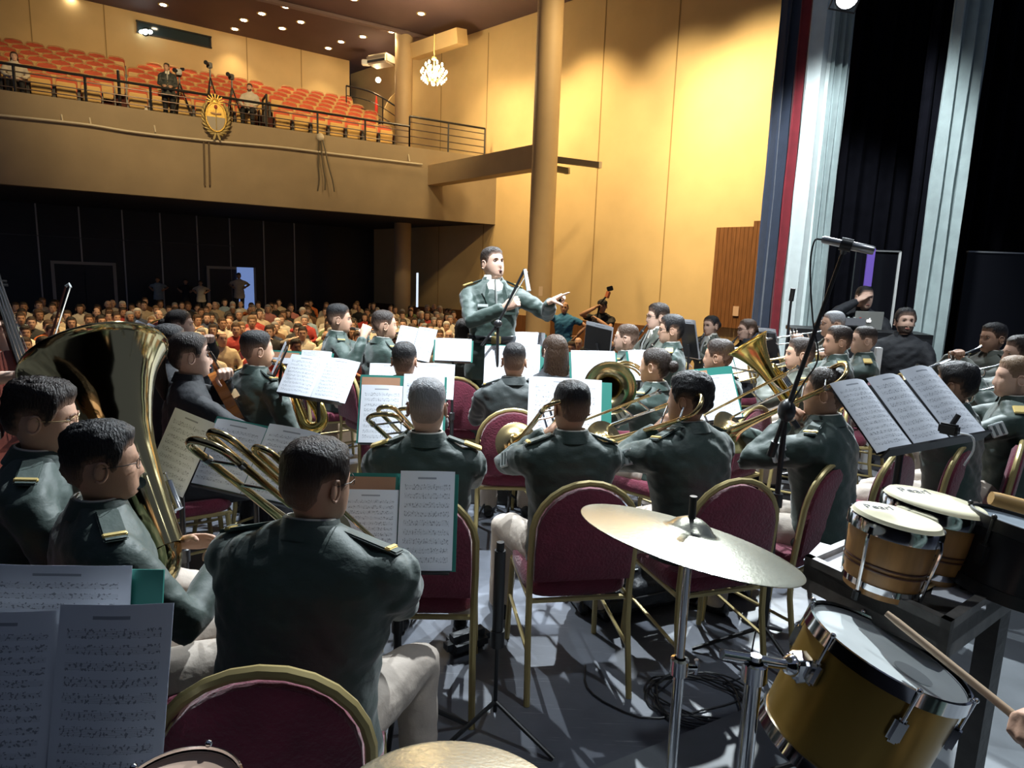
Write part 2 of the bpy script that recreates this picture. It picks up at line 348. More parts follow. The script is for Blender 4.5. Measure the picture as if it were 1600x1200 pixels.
door(1, 84, 180, 1.70, 'navy double door with pale frame below the balcony')
d2 = door(2, 325, 397, 1.72, 'rear door with pale frame standing open')
G().box((.5, -.08, 1.0), (.62, .03, 1.72)).build('daylight_pane', mat('open_door_daylight', (.1, .14, .25), emit=(.22, .34, .72), estr=.5), d2, False)
# balcony: fascia, soffit, floor steps
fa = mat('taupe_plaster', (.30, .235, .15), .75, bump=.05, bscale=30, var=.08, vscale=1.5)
fx = FL-U2*9; fy = FR+U2*.7
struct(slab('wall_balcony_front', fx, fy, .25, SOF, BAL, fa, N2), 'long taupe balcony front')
g = G(); q = [fx+N2*.2, fy+N2*.2, W0-WD*6, bl+BU*24, bl]; 
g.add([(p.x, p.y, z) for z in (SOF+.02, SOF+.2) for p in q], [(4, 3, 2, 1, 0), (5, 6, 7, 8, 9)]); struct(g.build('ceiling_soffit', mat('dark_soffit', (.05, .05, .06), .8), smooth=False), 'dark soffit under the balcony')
m_step = mat('balcony_carpet', (.10, .028, .022), .9, bump=.15, bscale=60)
for r_ in range(8):
    a = fx+N2*(.25+.8*r_+(.2 if r_ else 0)); b = fy+N2*(.25+.8*r_+(.2 if r_ else 0)); zz = BAL-.12+.33*r_
    if r_ > 0: b = hit(618-12*r_, 150, a, U2); b.z = 0
    struct(slab('floor_balcony', a, b, 1.0 if r_ == 0 else .8, zz-.5, zz, m_step, N2), 'carpeted balcony step')
# side passage beside the seats
a = hit(546, 130, B2+BN*2.5, BU); b = hit(700, 130, B2+BN*2.5, BU)
struct(slab('wall_passage', (a.x, a.y, 0), (b.x, b.y, 0), .2, 5.7, CEIL, mat('passage_navy', (.022, .03, .06), .7), BN), 'dark blue passage wall beside the balcony seats')
ap = V(608, 155, 25.5); tr = empty('trim_2', (ap.x, ap.y, 5.9)); struct(tr, 'ochre wall with a curved edge behind the balcony column')
g = G(); poly = [(1.0, 0), (1.0, 3.2)]+[(.95-1.25*math.sin(k*PI/16), 1.75+1.45*math.cos(k*PI/16)) for k in range(9)]+[(-.3, 0)]
g.prism([(x, y) for x, y in poly], .2, Matrix.Rotation(R(30), 4, 'Z') @ Matrix.Rotation(PI/2, 4, 'X')); g.build('curved_panel', m_wall, tr, False)
# ceiling
m_ceil = mat('plum_ceiling', (.115, .075, .085), .7, bump=.04, bscale=30, var=.1, vscale=.8)
g = G(); q = [(-26, 12), (-10, 8), (12, 9.5), (10, 17), (-4, 31), (-22, 33)]
g.add([(x, y, z) for z in (CEIL, CEIL+.2) for x, y in q], [tuple(range(5, -1, -1)), tuple(range(6, 12))]); struct(g.build('ceiling', m_ceil, smooth=False), 'dark plum ceiling of the hall')
a, b = hit(380, 5, FL, U2), hit(640, 52, FL, U2)
cb = [VZ(400, -6, CEIL-.02), VZ(620, 46, CEIL-.02), VZ(720, 72, CEIL-.02)]
G().tube([(p.x, p.y, CEIL-.06) for p in cb], .09, 6).build('trim_3', mat('ceiling_edge', (.17, .12, .12), .6), None, False)['kind'] = 'structure'
bp1, bp2 = V(646, 85, 23.5), V(722, 74, 21.8)
struct(G().tube([(bp1.x, bp1.y, 9.75), (bp2.x, bp2.y, 9.75)], .34, 4, hint=(.0, .7, .7)).build('trim_4', m_wall, None, False), 'ochre ceiling beam beside the chandelier')
# columns and the side beam
m_col = mat('taupe_column', (.50, .37, .21), .6, bump=.03, bscale=40, var=.05, vscale=2)
def column(px, py, Z, r, label):
    p = V(px, py, Z); z0 = hall_z(p)-.05; c = empty('column', (p.x, p.y, z0)); tag(c, label, 'column')
    G().lathe([(r, .0), (r, CEIL-z0)], 40, cap=True).build('shaft', m_col, c)
    G().lathe([(r+.05, 0), (r+.05, .12), (r, .16)], 40, cap=True).build('plinth', m_col, c)
    return p
column(630, 250, 24.0, .32, 'round taupe column rising through the balcony')
CP = column(851, 250, 17.2, .345, 'big round taupe column in front of the ochre side wall')
a, b = V(661, 273, 21.9), V(846, 243, 17.5); db = Vector((b.x-a.x, b.y-a.y, 0)).normalized()
struct(slab('trim_5', (a.x, a.y, 0), (b.x, b.y, 0), .45, 4.72, 5.36, m_col, Vector((-db.y, db.x, 0))), 'taupe beam from the balcony to the big column')
for (xa, ya, xb, yb, hh, lb) in ((858, 248, 936, 258, .16, 'long dark ceiling pipe bracket on the ochre wall'), (858, 262, 886, 267, .16, 'short dark pipe bracket on the ochre wall')):
    p, q = V(xa, ya, 17.8), V(xb, yb, 18.6); rt = empty('wall_bracket', p); tag(rt, lb, 'bracket')
    G().box(((q-p)/2), ((q-p).length, .12, hh), (q-p).to_track_quat('X', 'Z').to_matrix()).build('bar', mat('dark_bar', (.03, .02, .018), .5), rt, False)
    G().box((q-p), (.10, .14, hh+.02), (q-p).to_track_quat('X', 'Z').to_matrix()).build('end_cap', mat('bracket_cap', (.5, .42, .3), .5), rt, False)
# wall washers and downlights: fitting = ring + glowing lens
def downlight(px, py, label, power=0, size=70, aim=None, z=CEIL, col=WARM):
    p = VZ(px, py, z); d = empty('ceiling_light', (p.x, p.y, z)); tag(d, label, 'light', 'small round downlights in the plum ceiling')
    G().lathe([(.10, -.005), (.16, -.02), (.17, .0)], 16).build('trim_ring', M['goldfr'], d)
    G().lathe([(.0, -.03), (.10, -.02)], 16).build('lens', mat('warm_lens', (1, .9, .7), emit=(1, .86, .62), estr=26), d)
    if power: spot('downlight_beam', (p.x, p.y, z-.06), aim if aim is not None else (p.x, p.y, 0), power, size, .8, .08, col)
LB = 'small round glowing downlight in the plum ceiling'
for (px, py, pw) in ((255, 7, 130), (110, -6, 0), (367, 45, 130), (381, 31, 0), (409, 21, 0), (446, 10, 0), (441, 44, 130), (470, 34, 0), (513, 75, 130), (533, 65, 0), (567, 57, 150), (658, 21, 0), (553, -2, 0), (612, 49, 200)):
    downlight(px, py, LB, pw, 95)
downlight(715, 70, 'downlight washing the ochre wall above the chandelier', 500, 80, None)
for px, py, pw, sz, of in ((960, 0, 2600, 66, 3.6), (1060, 0, 6000, 62, 4.4)):
    hp = hit(px, py, W0-WN*of, WD); hp.z = CEIL-.1
    ax = hp+WN*of; spot('wall_washer', hp, (ax.x, ax.y, 5.2), pw, sz, 1.0, .4, AMBER)
for px, pw in ((690, 900), (745, 1100), (830, 2000)):
    hp = hit(px, 60, W0-WN*2.8, WD); hp.z = CEIL-.1; ax = hp+WN*2.8; spot('wall_washer', hp, (ax.x, ax.y, 4.6), pw, 75, 1.0, .2, WARM)
spot('column_wash', (3.5, 13.5, CEIL-.2), (.7, 17.2, 6.5), 1700, 60, .9, .2, WARM)
# house light over the stalls
for x, y, pw in ((-4.0, 11.5, 3600), (-7.5, 12.5, 3600), (-1.0, 12.5, 2600), (2.2, 13.2, 2200)):
    spot('house_beam', (x, y, CEIL-.2), (x-.3, y+.6, 0), pw, 80, .9, .2, WARM)
spot('balcony_wash', (-6, 11, 9.4), (-10.5, 21, 6.4), 2400, 64, .9, .3, WARM)
spot('balcony_wash', (-1, 14, 9.6), (-5, 25, 6.6), 1300, 56, .9, .3, WARM)

# ------------------------------------------------------------ stage curtains
def curtain(xa, xb, Z, m, folds, label, z1=9.0, depth=.09, z0=0.0, ya=300):
    a, b = V(xa, ya, Z), V(xb, ya, Z); a.z = b.z = 0; d = b-a; nrm = Vector((-d.y, d.x, 0)).normalized(); k = folds*8; f = []; bk = []
    for i in range(k+1):
        t_ = i/k; wv = math.cos(t_*folds*2*PI)*depth*(.7+.3*math.sin(t_*17.3))
        p = a+d*t_+nrm*wv; f.append(p); bk.append(p+nrm*.02)
    ring = f+bk[::-1]; rs = []
    for zz in np.linspace(z0, z1, 7):
        rs.append([(p.x+.012*math.sin(zz*1.7+j*.5), p.y, zz) for j, p in enumerate(ring)])
    return tag(G().rings(rs).build('stage_curtain', m, None, True), label, 'curtain')
m_cn = mat('navy_velvet', (.03, .042, .075), .85, bump=.1, var=.15, sheen=.3); m_cr = mat('red_velvet', (.20, .012, .02), .85, var=.15, sheen=.2)
m_cw = mat('pale_drape', (.66, .72, .70), .85, bump=.08, var=.06); m_cg = mat('sage_drape', (.30, .36, .355), .85, bump=.1, var=.1)
m_ck = mat('black_drape', (.004, .004, .006), .9, var=.2, spec=.03)
curtain(1196, 1229, 9.6, m_cn, 2, 'navy velvet curtain leg beside the ochre wall'); curtain(1226, 1247, 9.4, m_cr, 1, 'narrow red velvet curtain strip between navy and pale curtains', depth=.05)
curtain(1243, 1278, 9.2, m_cw, 1, 'bright pale curtain leg beside the red strip', depth=.06); curtain(1276, 1306, 9.2, m_cg, 3, 'sage grey folded curtain leg next to the bright pale one', depth=.05)
curtain(1300, 1475, 10.2, m_ck, 7, 'black masking drape behind the sound desk'); curtain(1425, 1462, 8.3, m_ck, 2, 'narrow black drape beside the grey green leg', depth=.05)
curtain(1456, 1512, 8.0, m_cg, 3, 'grey green curtain leg behind the trumpeter', depth=.07); curtain(1500, 1760, 9.4, m_ck, 9, 'wide black masking drape at the far side of the stage')
def glass_panel(xa, xb, ytop, Z, label, right):
    a, b = V(xa, ytop, Z), V(xb, ytop, Z); r_ = empty('glass_screen', (a.x, a.y, 0)); tag(r_, label, 'screen'); d = b-a; d.z = 0; an = math.atan2(d.y, d.x); r_.rotation_euler[2] = an; h = a.z; l = d.length
    G().box((l/2, 0, h/2), (l, .03, h)).build('pane', mat('dark_glass', (.006, .006, .008), .2, spec=.3), r_, False)
    G().box((l/2, -.01, h), (l, .05, .02)).build('top_edge', mat('steel_edge', (.30, .30, .30), .35, .5), r_, False)
    if right: G().box((l, -.01, h/2), (.035, .05, h)).build('side_edge', mat('pale_edge', (.6, .6, .58), .5), r_, False)
glass_panel(1338, 1406, 391, 8.6, 'dark glass screen with a white side edge beside the sound desk', True); glass_panel(1511, 1640, 393, 8.9, 'wide dark glass screen behind the trumpeter', False)
# visible stage lamp on its pipe, plus the other lamps of the rig
def stage_lamp(loc, aim, label):
    d = (Vector(aim)-Vector(loc)).normalized(); m4 = frame(Vector(loc)-d*.02, d, (1, 0, 0)); r_ = empty('stage_lamp', loc); tag(r_, label, 'stage light', 'stage lamps over the orchestra'); r_.matrix_world = m4
    T = Matrix.Rotation(-PI/2, 4, 'X')
    G().lathe([(.0, -.40), (.10, -.38), (.13, -.28), (.13, -.02), (.145, -.02), (.145, .0), (.125, .0), (.12, -.1)], 24, T).build('can', M['blackm'], r_)
    G().lathe([(.0, -.12), (.12, -.12)], 24, T).build('lens', mat('stage_lens', (1, 1, 1), emit=(.9, .97, 1), estr=70), r_)
    G().tube([(-.15, -.2, 0), (-.16, -.2, .22), (.16, -.2, .22), (.15, -.2, 0)], .012, 6).build('yoke', M['blackm'], r_)
stage_lamp((4.03, 8.72, 5.27), (1.6, 4.2, 1.2), 'glaring white stage lamp hung beside the pale curtain')
# unseen black walls added around the stage so the brass mirrors something dark
struct(G().box((1.5, -3.05, 2.6), (17, .1, 5.2)).build('wall_unseen_back', m_ck, smooth=False), 'unseen black wall added at the back of the stage'); struct(G().box((-7.05, 2.2, 2.6), (.1, 10.4, 5.2)).build('wall_unseen_side', m_ck, smooth=False), 'unseen black wall added at the side of the stage')
# ------------------------------------------------------------ balcony seats, rail, crest
m_seat = mat('orange_upholstery', (.62, .115, .055), .75, bump=.2, bscale=70, var=.12); m_ply = mat('honey_plywood', (.74, .47, .15), .45, var=.1, vscale=4, stretch=(1, 1, 6))
def make_seat():
    r_ = empty('theatre_seat'); r_['category'] = 'seat'
    g = G(); prof = [(-.235, .42), (.235, .42), (.24, .84), (.20, .90), (.08, .925), (-.08, .925), (-.20, .90), (-.24, .84)]
    g.prism(prof, .07, Matrix.Translation((0, -.13, 0)) @ Matrix.Rotation(R(97), 4, 'X')); g.build('backrest', m_seat, r_, False)
    G().tube([(-.248, -.165, .40), (-.25, -.21, .85), (-.20, -.215, .92), (0, -.22, .945), (.20, -.215, .92), (.25, -.21, .85), (.248, -.165, .40)], .016, 5).build('back_frame', mat('tan_frame', (.62, .36, .16), .5), r_)
    G().box((0, .0, .52), (.44, .05, .42), Matrix.Rotation(R(-8), 4, 'X'), .02).build('seat_bottom', m_ply, r_, False)
    G().box((0, -.05, .53), (.43, .06, .38), Matrix.Rotation(R(-8), 4, 'X'), .02).build('seat_cushion', m_seat, r_, False)
    for s in (-1, 1): G().box((s*.262, -.03, .30), (.03, .26, .62)).build('side_support', M['blackm'], r_, False)
    return r_
ORD = ['first', 'second', 'third', 'fourth', 'fifth', 'sixth', 'seventh', 'eighth', 'ninth', 'tenth', 'eleventh', 'twelfth', 'thirteenth', 'fourteenth', 'fifteenth', 'sixteenth', 'seventeenth', 'eighteenth', 'nineteenth', 'twentieth', 'twenty-first', 'twenty-second', 'twenty-third', 'twenty-fourth']
proto = make_seat(); first = True
SROW = ['front balcony row', 'second balcony row', 'third balcony row', 'fourth balcony row', 'fifth balcony row', 'sixth balcony row', 'last balcony row']
srot = math.atan2(N2.y, N2.x)+PI/2
for r_ in range(7):
    base = FL+N2*(.95+.8*r_); zz = BAL-.12+.33*r_; s = 17.0+.28*(r_ % 2); cnt = 0
    while s > -3:
        p = base+U2*s; px, py, Z = PJ((p.x, p.y, zz+.7)); s -= .56
        lim = 612-9*r_ if r_ < 5 else 545
        if px < -25 or px > lim: continue
        if 177 < px-4*r_ < 195 or 408 < px-3*r_ < 424: continue
        o = proto if first else copy_tree(proto); first = False
        o.location = (p.x, p.y, zz); o.rotation_euler = (0, 0, srot)
        tag(o, ('orange theatre seat with plywood underside, ' if r_ == 0 else 'orange theatre seat, ')+SROW[r_]+', '+ORD[cnt]+' from the column end', 'seat', 'theatre seats on the balcony'); cnt += 1
def railing(name, pa, pb, z0, h, nb, posts, label, r=.022):
    r_ = empty(name, (pa.x, pa.y, z0)); tag(r_, label, 'railing'); d = pb-pa; d.z = 0
    G().tube([(0, 0, h), tuple(d+Vector((0, 0, h)))], .035, 8).build('top_rail', M['blackm'], r_)
    for i in range(nb): zz = h*(i+.6)/(nb+.4); G().tube([(0, 0, zz), tuple(d+Vector((0, 0, zz)))], .016, 6).build('bar', mat('rail_steel', (.10, .07, .06), .35, .5), r_)
    for i in range(posts+1): q = d*(i/posts); G().box(q+Vector((0, 0, h/2)), (.05, .05, h)).build('post', M['blackm'], r_, False)
    return r_
e1 = hit(640, 200, FL+N2*.1, U2); e1.z = 0
railing('balcony_railing', FL-U2*1.2+N2*.1, e1, BAL, .66, 3, 8, 'long black balcony railing in front of the orange seats')
railing('balcony_railing', e1, FR+N2*.1+U2*.1, BAL, .98, 4, 2, 'taller black railing between the column and the ochre wall')
for px, lb in ((186, 'short black aisle railing among the balcony seats beside the cameraman'), (416, 'short black aisle railing between the seat blocks near the column')):
    p = hit(px, 140, FL+N2*.5, U2); railing('aisle_railing', Vector((p.x, p.y, 0)), Vector((p.x, p.y, 0))+N2*.7, BAL, 1.02, 2, 1, lb)
p, q = V(541, 172, 24.5), V(617, 195, 23.6); rs = empty('stair_railing', (p.x, p.y, 7.0)); tag(rs, 'curved black stair railing in front of the blue passage', 'railing')
pts = [V(541, 134, 24.5), V(575, 142, 24.3), V(598, 153, 24), V(618, 166, 23.7)]
G().tube([x-rs.location for x in bez(pts, 4)], .03, 6).build('top_rail', M['blackm'], rs)
for k in (.35, .7): G().tube([x-rs.location-Vector((0, 0, k)) for x in bez(pts, 4)], .016, 6).build('bar', M['blackm'], rs)
for x in (pts[0], pts[2]): G().tube([x-rs.location, x-rs.location-Vector((0, 0, 1.1))], .024, 6).build('post', M['blackm'], rs)
# red fire extinguisher strip in the passage
p = V(588, 160, 25.2); tag(G().tube([(p.x, p.y, 7.0), (p.x, p.y, 8.3), (p.x, p.y, 8.6)], [.07, .06, .01], 10).build('red_banner_pole', mat('signal_red', (.7, .03, .02), .5)), 'slim red pole standing in the dark blue passage', 'pole')
# air conditioner under the ceiling
p = V(596, 95, 23.8); ac = empty('air_conditioner', p); ac.rotation_euler[2] = R(-28); tag(ac, 'white ceiling air conditioner beside the balcony column', 'air conditioner')
mw = mat('off_white_plastic', (.72, .66, .56), .5)
G().box((0, 0, 0), (.95, .62, .34), None, .06).build('casing', mw, ac, False); G().box((0, -.32, -.08), (.8, .02, .08)).build('louvre', M['blackp'], ac, False); G().box((0, -.32, .05), (.86, .02, .09)).build('front_grille', mat('grey_grille', (.4, .36, .3), .5), ac, False)
p = V(572, 98, 25); fl = empty('floodlight', p); tag(fl, 'small white floodlight on the blue passage wall', 'light'); G().box((0, 0, 0), (.34, .16, .22), None, .03).build('body', mw, fl, False); G().box((0, -.09, 0), (.28, .02, .16)).build('diffuser', mat('flood_diffuser', (.7, .75, .75), .3), fl, False)
p = V(591, 125, 25); tg = empty('wall_lamp', p); tag(tg, 'round glowing wall lamp in the blue passage', 'lamp'); G().ell((0, 0, 0), (.1, .1, .1)).build('globe', mat('globe_glow', (1, .9, .7), emit=(1, .85, .6), estr=14), tg); G().tube([(0, 0, 0), (0, .25, .1)], .03, 6).build('arm', M['blackm'], tg); point('globe_light', p+Vector((0, -.25, 0)), 30, .1, WARM)
# chandelier
p = V(678, 113, 20.6); ch = empty('chandelier', p-Vector((0, 0, .45))); tag(ch, 'glittering crystal chandelier in front of the ochre wall', 'chandelier')
m_cr_ = mat('crystal', (.95, .9, .8), .05, emit=(1, .84, .55), estr=5.0, spec=.9); m_bu = mat('candle_bulb', (1, .9, .7), emit=(1, .86, .6), estr=34)
G().tube([(0, 0, .1), (0, 0, .45), (0, 0, .9), (0, 0, 1.6)], [.05, .03, .015, .012], 8).build('stem', M['gold'], ch)
G().lathe([(.0, .92), (.07, .9), (.09, .84), (.03, .8)], 12).build('canopy', M['gold'], ch)
for ring, (n_, rr_, zz) in enumerate(((10, .40, .40), (6, .26, .62))):
    for i in range(n_):
        an = 2*PI*i/n_; c, s_ = math.cos(an), math.sin(an)
        ar = G().tube(bez([(0, 0, zz-.1), (c*rr_*.5, s_*rr_*.5, zz-.2), (c*rr_, s_*rr_, zz)], 4), .012, 5).build('arm', M['gold'], ch)
        G().ell((c*rr_, s_*rr_, zz+.07), (.03, .03, .06), 8, 5).build('bulb', m_bu, ch)
        for k in range(3): G().ell((c*(rr_-.06*k), s_*(rr_-.06*k), zz-.14-.05*k), (.022, .022, .05), 6, 4).build('crystal', m_cr_, ch)
G().ell((0, 0, .1), (.05, .05, .07), 8, 5).build('crystal', m_cr_, ch)
point('chandelier_light', p+Vector((.0, -.3, .1)), 260, .3, WARM)
# crest on the fascia: oval shield, wreath of leaves, rising sun
p = hit(337, 184, FL-N2*.12, U2); cr = empty('crest', p); cr.rotation_euler[2] = math.atan2(U2.y, U2.x); tag(cr, 'gilt oval coat of arms with a leaf wreath hung on the balcony front', 'emblem')
m_gl = mat('gilt', (.62, .42, .10), .45, .5, bump=.3, bscale=20); m_gr = mat('crest_grey', (.34, .31, .26), .6); m_lf = mat('laurel_gilt', (.32, .25, .10), .5, .3)
def halfoval(z0, z1, sgn):
    return [(.25*math.sqrt(max(0, 1-(z/.38)**2))*s, z) for s, zs in ((1, np.linspace(z0, z1, 10)), (-1, np.linspace(z1, z0, 10))) for z in zs]
RX = Matrix.Rotation(PI/2, 4, 'X')
G().prism(halfoval(.0, .379, 1), .10, RX).build('shield_top', m_gl, cr); G().prism(halfoval(-.379, .0, 1), .10, RX).build('shield_bottom', m_gr, cr)
G().tube([(.26*math.cos(a_), -.1, .39*math.sin(a_)) for a_ in np.linspace(0, 2*PI, 28, endpoint=False)], .022, 6, close=True).build('shield_rim', m_gl, cr)
g = G(); g.box((-.06, -.12, .09), (.16, .05, .05), Matrix.Rotation(R(8), 4, 'Y'), .015); g.box((.06, -.12, .09), (.16, .05, .05), Matrix.Rotation(R(-8), 4, 'Y'), .015); g.build('clasped_hands', mat('crest_hands', (.5, .3, .16), .6), cr)
G().tube([(0, -.12, -.33), (0, -.12, .3)], .012, 6).build('pike', m_lf, cr); G().ell((0, -.12, .27), (.045, .03, .06), 8, 5).build('cap', mat('cap_red', (.3, .05, .03), .6), cr)
for k in range(9):
    a_ = PI*k/8; G().box((.17*math.cos(a_), -.05, .40+.15*math.sin(a_)), (.16, .03, .03), Matrix.Rotation(-a_, 4, 'Y')).build('sun_ray', m_gl, cr, False)
G().ell((0, -.06, .40), (.11, .05, .10), 12, 7).build('sun', m_gl, cr)
for s_ in (-1, 1):
    for k in range(9):
        a_ = -PI/2+s_*(.25+k*.26); G().ell((.335*math.cos(a_), -.09, .47*math.sin(a_)), (.035, .03, .10), 6, 5, Matrix.Rotation(-a_+s_*.45, 4, 'Y')).build('leaf', m_lf, cr)
g = G(); g.box((-.05, -.1, -.52), (.05, .03, .2), Matrix.Rotation(R(20), 4, 'Y')); g.box((.05, -.1, -.52), (.05, .03, .2), Matrix.Rotation(R(-20), 4, 'Y')); g.build('ribbon', m_lf, cr, False)
# white cable pipe along the fascia with hooks, hanging cable bundle
m_pipe = mat('pale_pipe', (.60, .54, .42), .5)
def fp(px, py, off=.1): return hit(px, py, FL-N2*off, U2)
pts = [fp(-40, 176), fp(60, 186), fp(140, 195), fp(215, 207), fp(330, 220), fp(430, 229), fp(520, 240), fp(660, 257)]
pr = empty('cable_pipe', pts[0]); tag(pr, 'thin pale pipe sagging along the balcony front', 'pipe'); G().tube([x-pts[0] for x in bez(pts, 5)], .03, 6).build('pipe', m_pipe, pr)
for px, py in ((142, 195), (243, 207), (98, 190), (640, 252)):
    a, b = fp(px, py), fp(px-2, py-11, .02); G().tube([a-pts[0], b-pts[0]], .02, 5).build('hook', m_pipe, pr)
pts = [fp(500, 212, .05), fp(502, 232, .16), fp(504, 255, .12), fp(508, 280, .12), fp(508, 297, .12)]
hc = empty('hanging_cable', pts[0]); tag(hc, 'bundle of dark cables hanging down the balcony front', 'cable')
for dx in (-.04, .0, .05): G().tube([x-pts[0]+Vector((dx*(1+.4*i), 0, -.06*abs(dx)*i)) for i, x in enumerate(bez(pts, 3))], .022, 5).build('strand', mat('dull_cable', (.10, .085, .06), .6), hc)
G().ell(Vector((.02, -.05, -.05)), (.12, .08, .12), 8, 6).build('clamp', m_pipe, hc)
for px in (318, 326): 
    a, b = fp(px, 218, .06), fp(px+2, 290, .06); tag(G().tube([a, b], .025, 5).build('support_strut', mat('strut_brown', (.12, .09, .06), .6)), 'thin brown strut under the gilt coat of arms', 'strut', 'pair of struts under the coat of arms')

# ============================================================ people
HZ = [.118, .112, .10, .08, .05, .02, -.01, -.035, -.06, -.08, -.10, -.113, -.122, -.135, -.16, -.20, -.27]
HW = [.004, .032, .049, .063, .073, .0765, .0765, .073, .067, .061, .052, .043, .047, .051, .053, .056, .075]
HF = [-.010, .028, .052, .071, .085, .090, .088, .088, .089, .088, .083, .070, .045, .030, .022, .020, .03]
HB = [-.020, -.058, -.080, -.096, -.105, -.106, -.101, -.090, -.076, -.067, -.062, -.060, -.060, -.062, -.064, -.067, -.08]
def head_pt(a, z, fem=False):
    zz = -z; X = [-q for q in HZ]
    wd, f, b = np.interp(zz, X, HW), np.interp(zz, X, HF), np.interp(zz, X, HB)
    if fem and z < -.03: wd *= .93
    e = 2/2.25; sa, ca = math.sin(a), math.cos(a); yc, d = (f+b)/2, (f-b)/2
    x = wd*math.copysign(abs(sa)**e, sa); y = yc+d*math.copysign(abs(ca)**e, ca)
    if ca > 0 and -.125 < z < .05:
        ga = lambda cx, cz, sx, sz: math.exp(-((x-cx)/sx)**2-((z-cz)/sz)**2)
        y += np.interp(z, [-.05, -.042, -.033, 0, .022, .03], [0, .017, .021, .009, .003, 0])*math.exp(-(x/.0125)**2)
        y -= .012*(ga(.032, .007, .017, .012)+ga(-.032, .007, .017, .012)); y += .004*(ga(.03, .026, .022, .007)+ga(-.03, .026, .022, .007))
        y += .005*ga(0, -.064, .022, .006)+.005*ga(0, -.076, .019, .006)-.003*ga(0, -.070, .022, .003)-.004*ga(0, -.088, .02, .006)+.005*ga(0, -.102, .022, .012)
        y += .003*(ga(.042, -.03, .02, .02)+ga(-.042, -.03, .02, .02))
    return np.array((x, y, z))
def zlist(n): return [.118]+[float(np.interp(i/(n-1), [0, .08, .2, .75, 1], [.1165, .112, .10, -.122, -.27])) for i in range(n)]
HEADS = {}
def head_arrays(n, k, fem):
    key = (n, k, fem)
    if key not in HEADS:
        g = G(); g.rings([[head_pt(a, z, fem) for a in np.linspace(0, 2*PI, n, endpoint=False)] for z in zlist(k)[::-1]])
        for s in (-1, 1):
            rt = Matrix.Rotation(s*R(22), 3, 'Z') @ Matrix.Rotation(R(-8), 3, 'X')
            g.ell((s*.081, -.012, -.004), (.007, .019, .031), 10, 7, rt)
            g.tube([Vector((s*.083, -.012, -.004))+rt @ Vector((s*.004, .019*math.cos(q), .031*math.sin(q))) for q in np.linspace(-2.2, 2.4, 9)], .0045, 5)
        HEADS[key] = (np.array(g.v), g.f)
    return HEADS[key]
def hairline(a, st):
    d = abs(math.degrees(math.atan2(math.sin(a), math.cos(a))))
    return interp(d, [0, 35, 55, 68, 78, 86, 112, 125, 150, 180], [st['zf'], st['zf']-.002, st['zf']-.018, st['sb']+.01, st['sb'], .03, .022, -.03, st['zb'], st['zb']])
STY = dict(short=dict(tt=.022, ts=.009, zf=.066, zb=-.062, sb=-.012, fade=(-.055, .04), nz=.004), fade=dict(tt=.022, ts=.005, zf=.066, zb=-.05, sb=.0, fade=(-.03, .06), nz=.004),
           crew=dict(tt=.011, ts=.004, zf=.068, zb=-.05, sb=.0, fade=(-.03, .05), nz=.003), spiky=dict(tt=.026, ts=.010, zf=.064, zb=-.058, sb=-.010, fade=(-.05, .03), nz=.007), curly=dict(tt=.030, ts=.016, zf=.062, zb=-.055, sb=-.01, fade=(-.06, -.01), nz=.009),
           full=dict(tt=.026, ts=.017, zf=.062, zb=-.078, sb=-.02, fade=(-.2, -.15), nz=.004), bald=dict(tt=-.004, ts=.005, zf=.068, zb=-.055, sb=-.01, fade=(-.06, .0), nz=.002),
           bun=dict(tt=.013, ts=.013, zf=.064, zb=-.07, sb=-.0, fade=(-.2, -.15), nz=.003), pony=dict(tt=.016, ts=.015, zf=.063, zb=-.07, sb=-.01, fade=(-.2, -.15), nz=.004), long=dict(tt=.020, ts=.020, zf=.060, zb=-.11, sb=-.06, fade=(-.2, -.15), nz=.004))
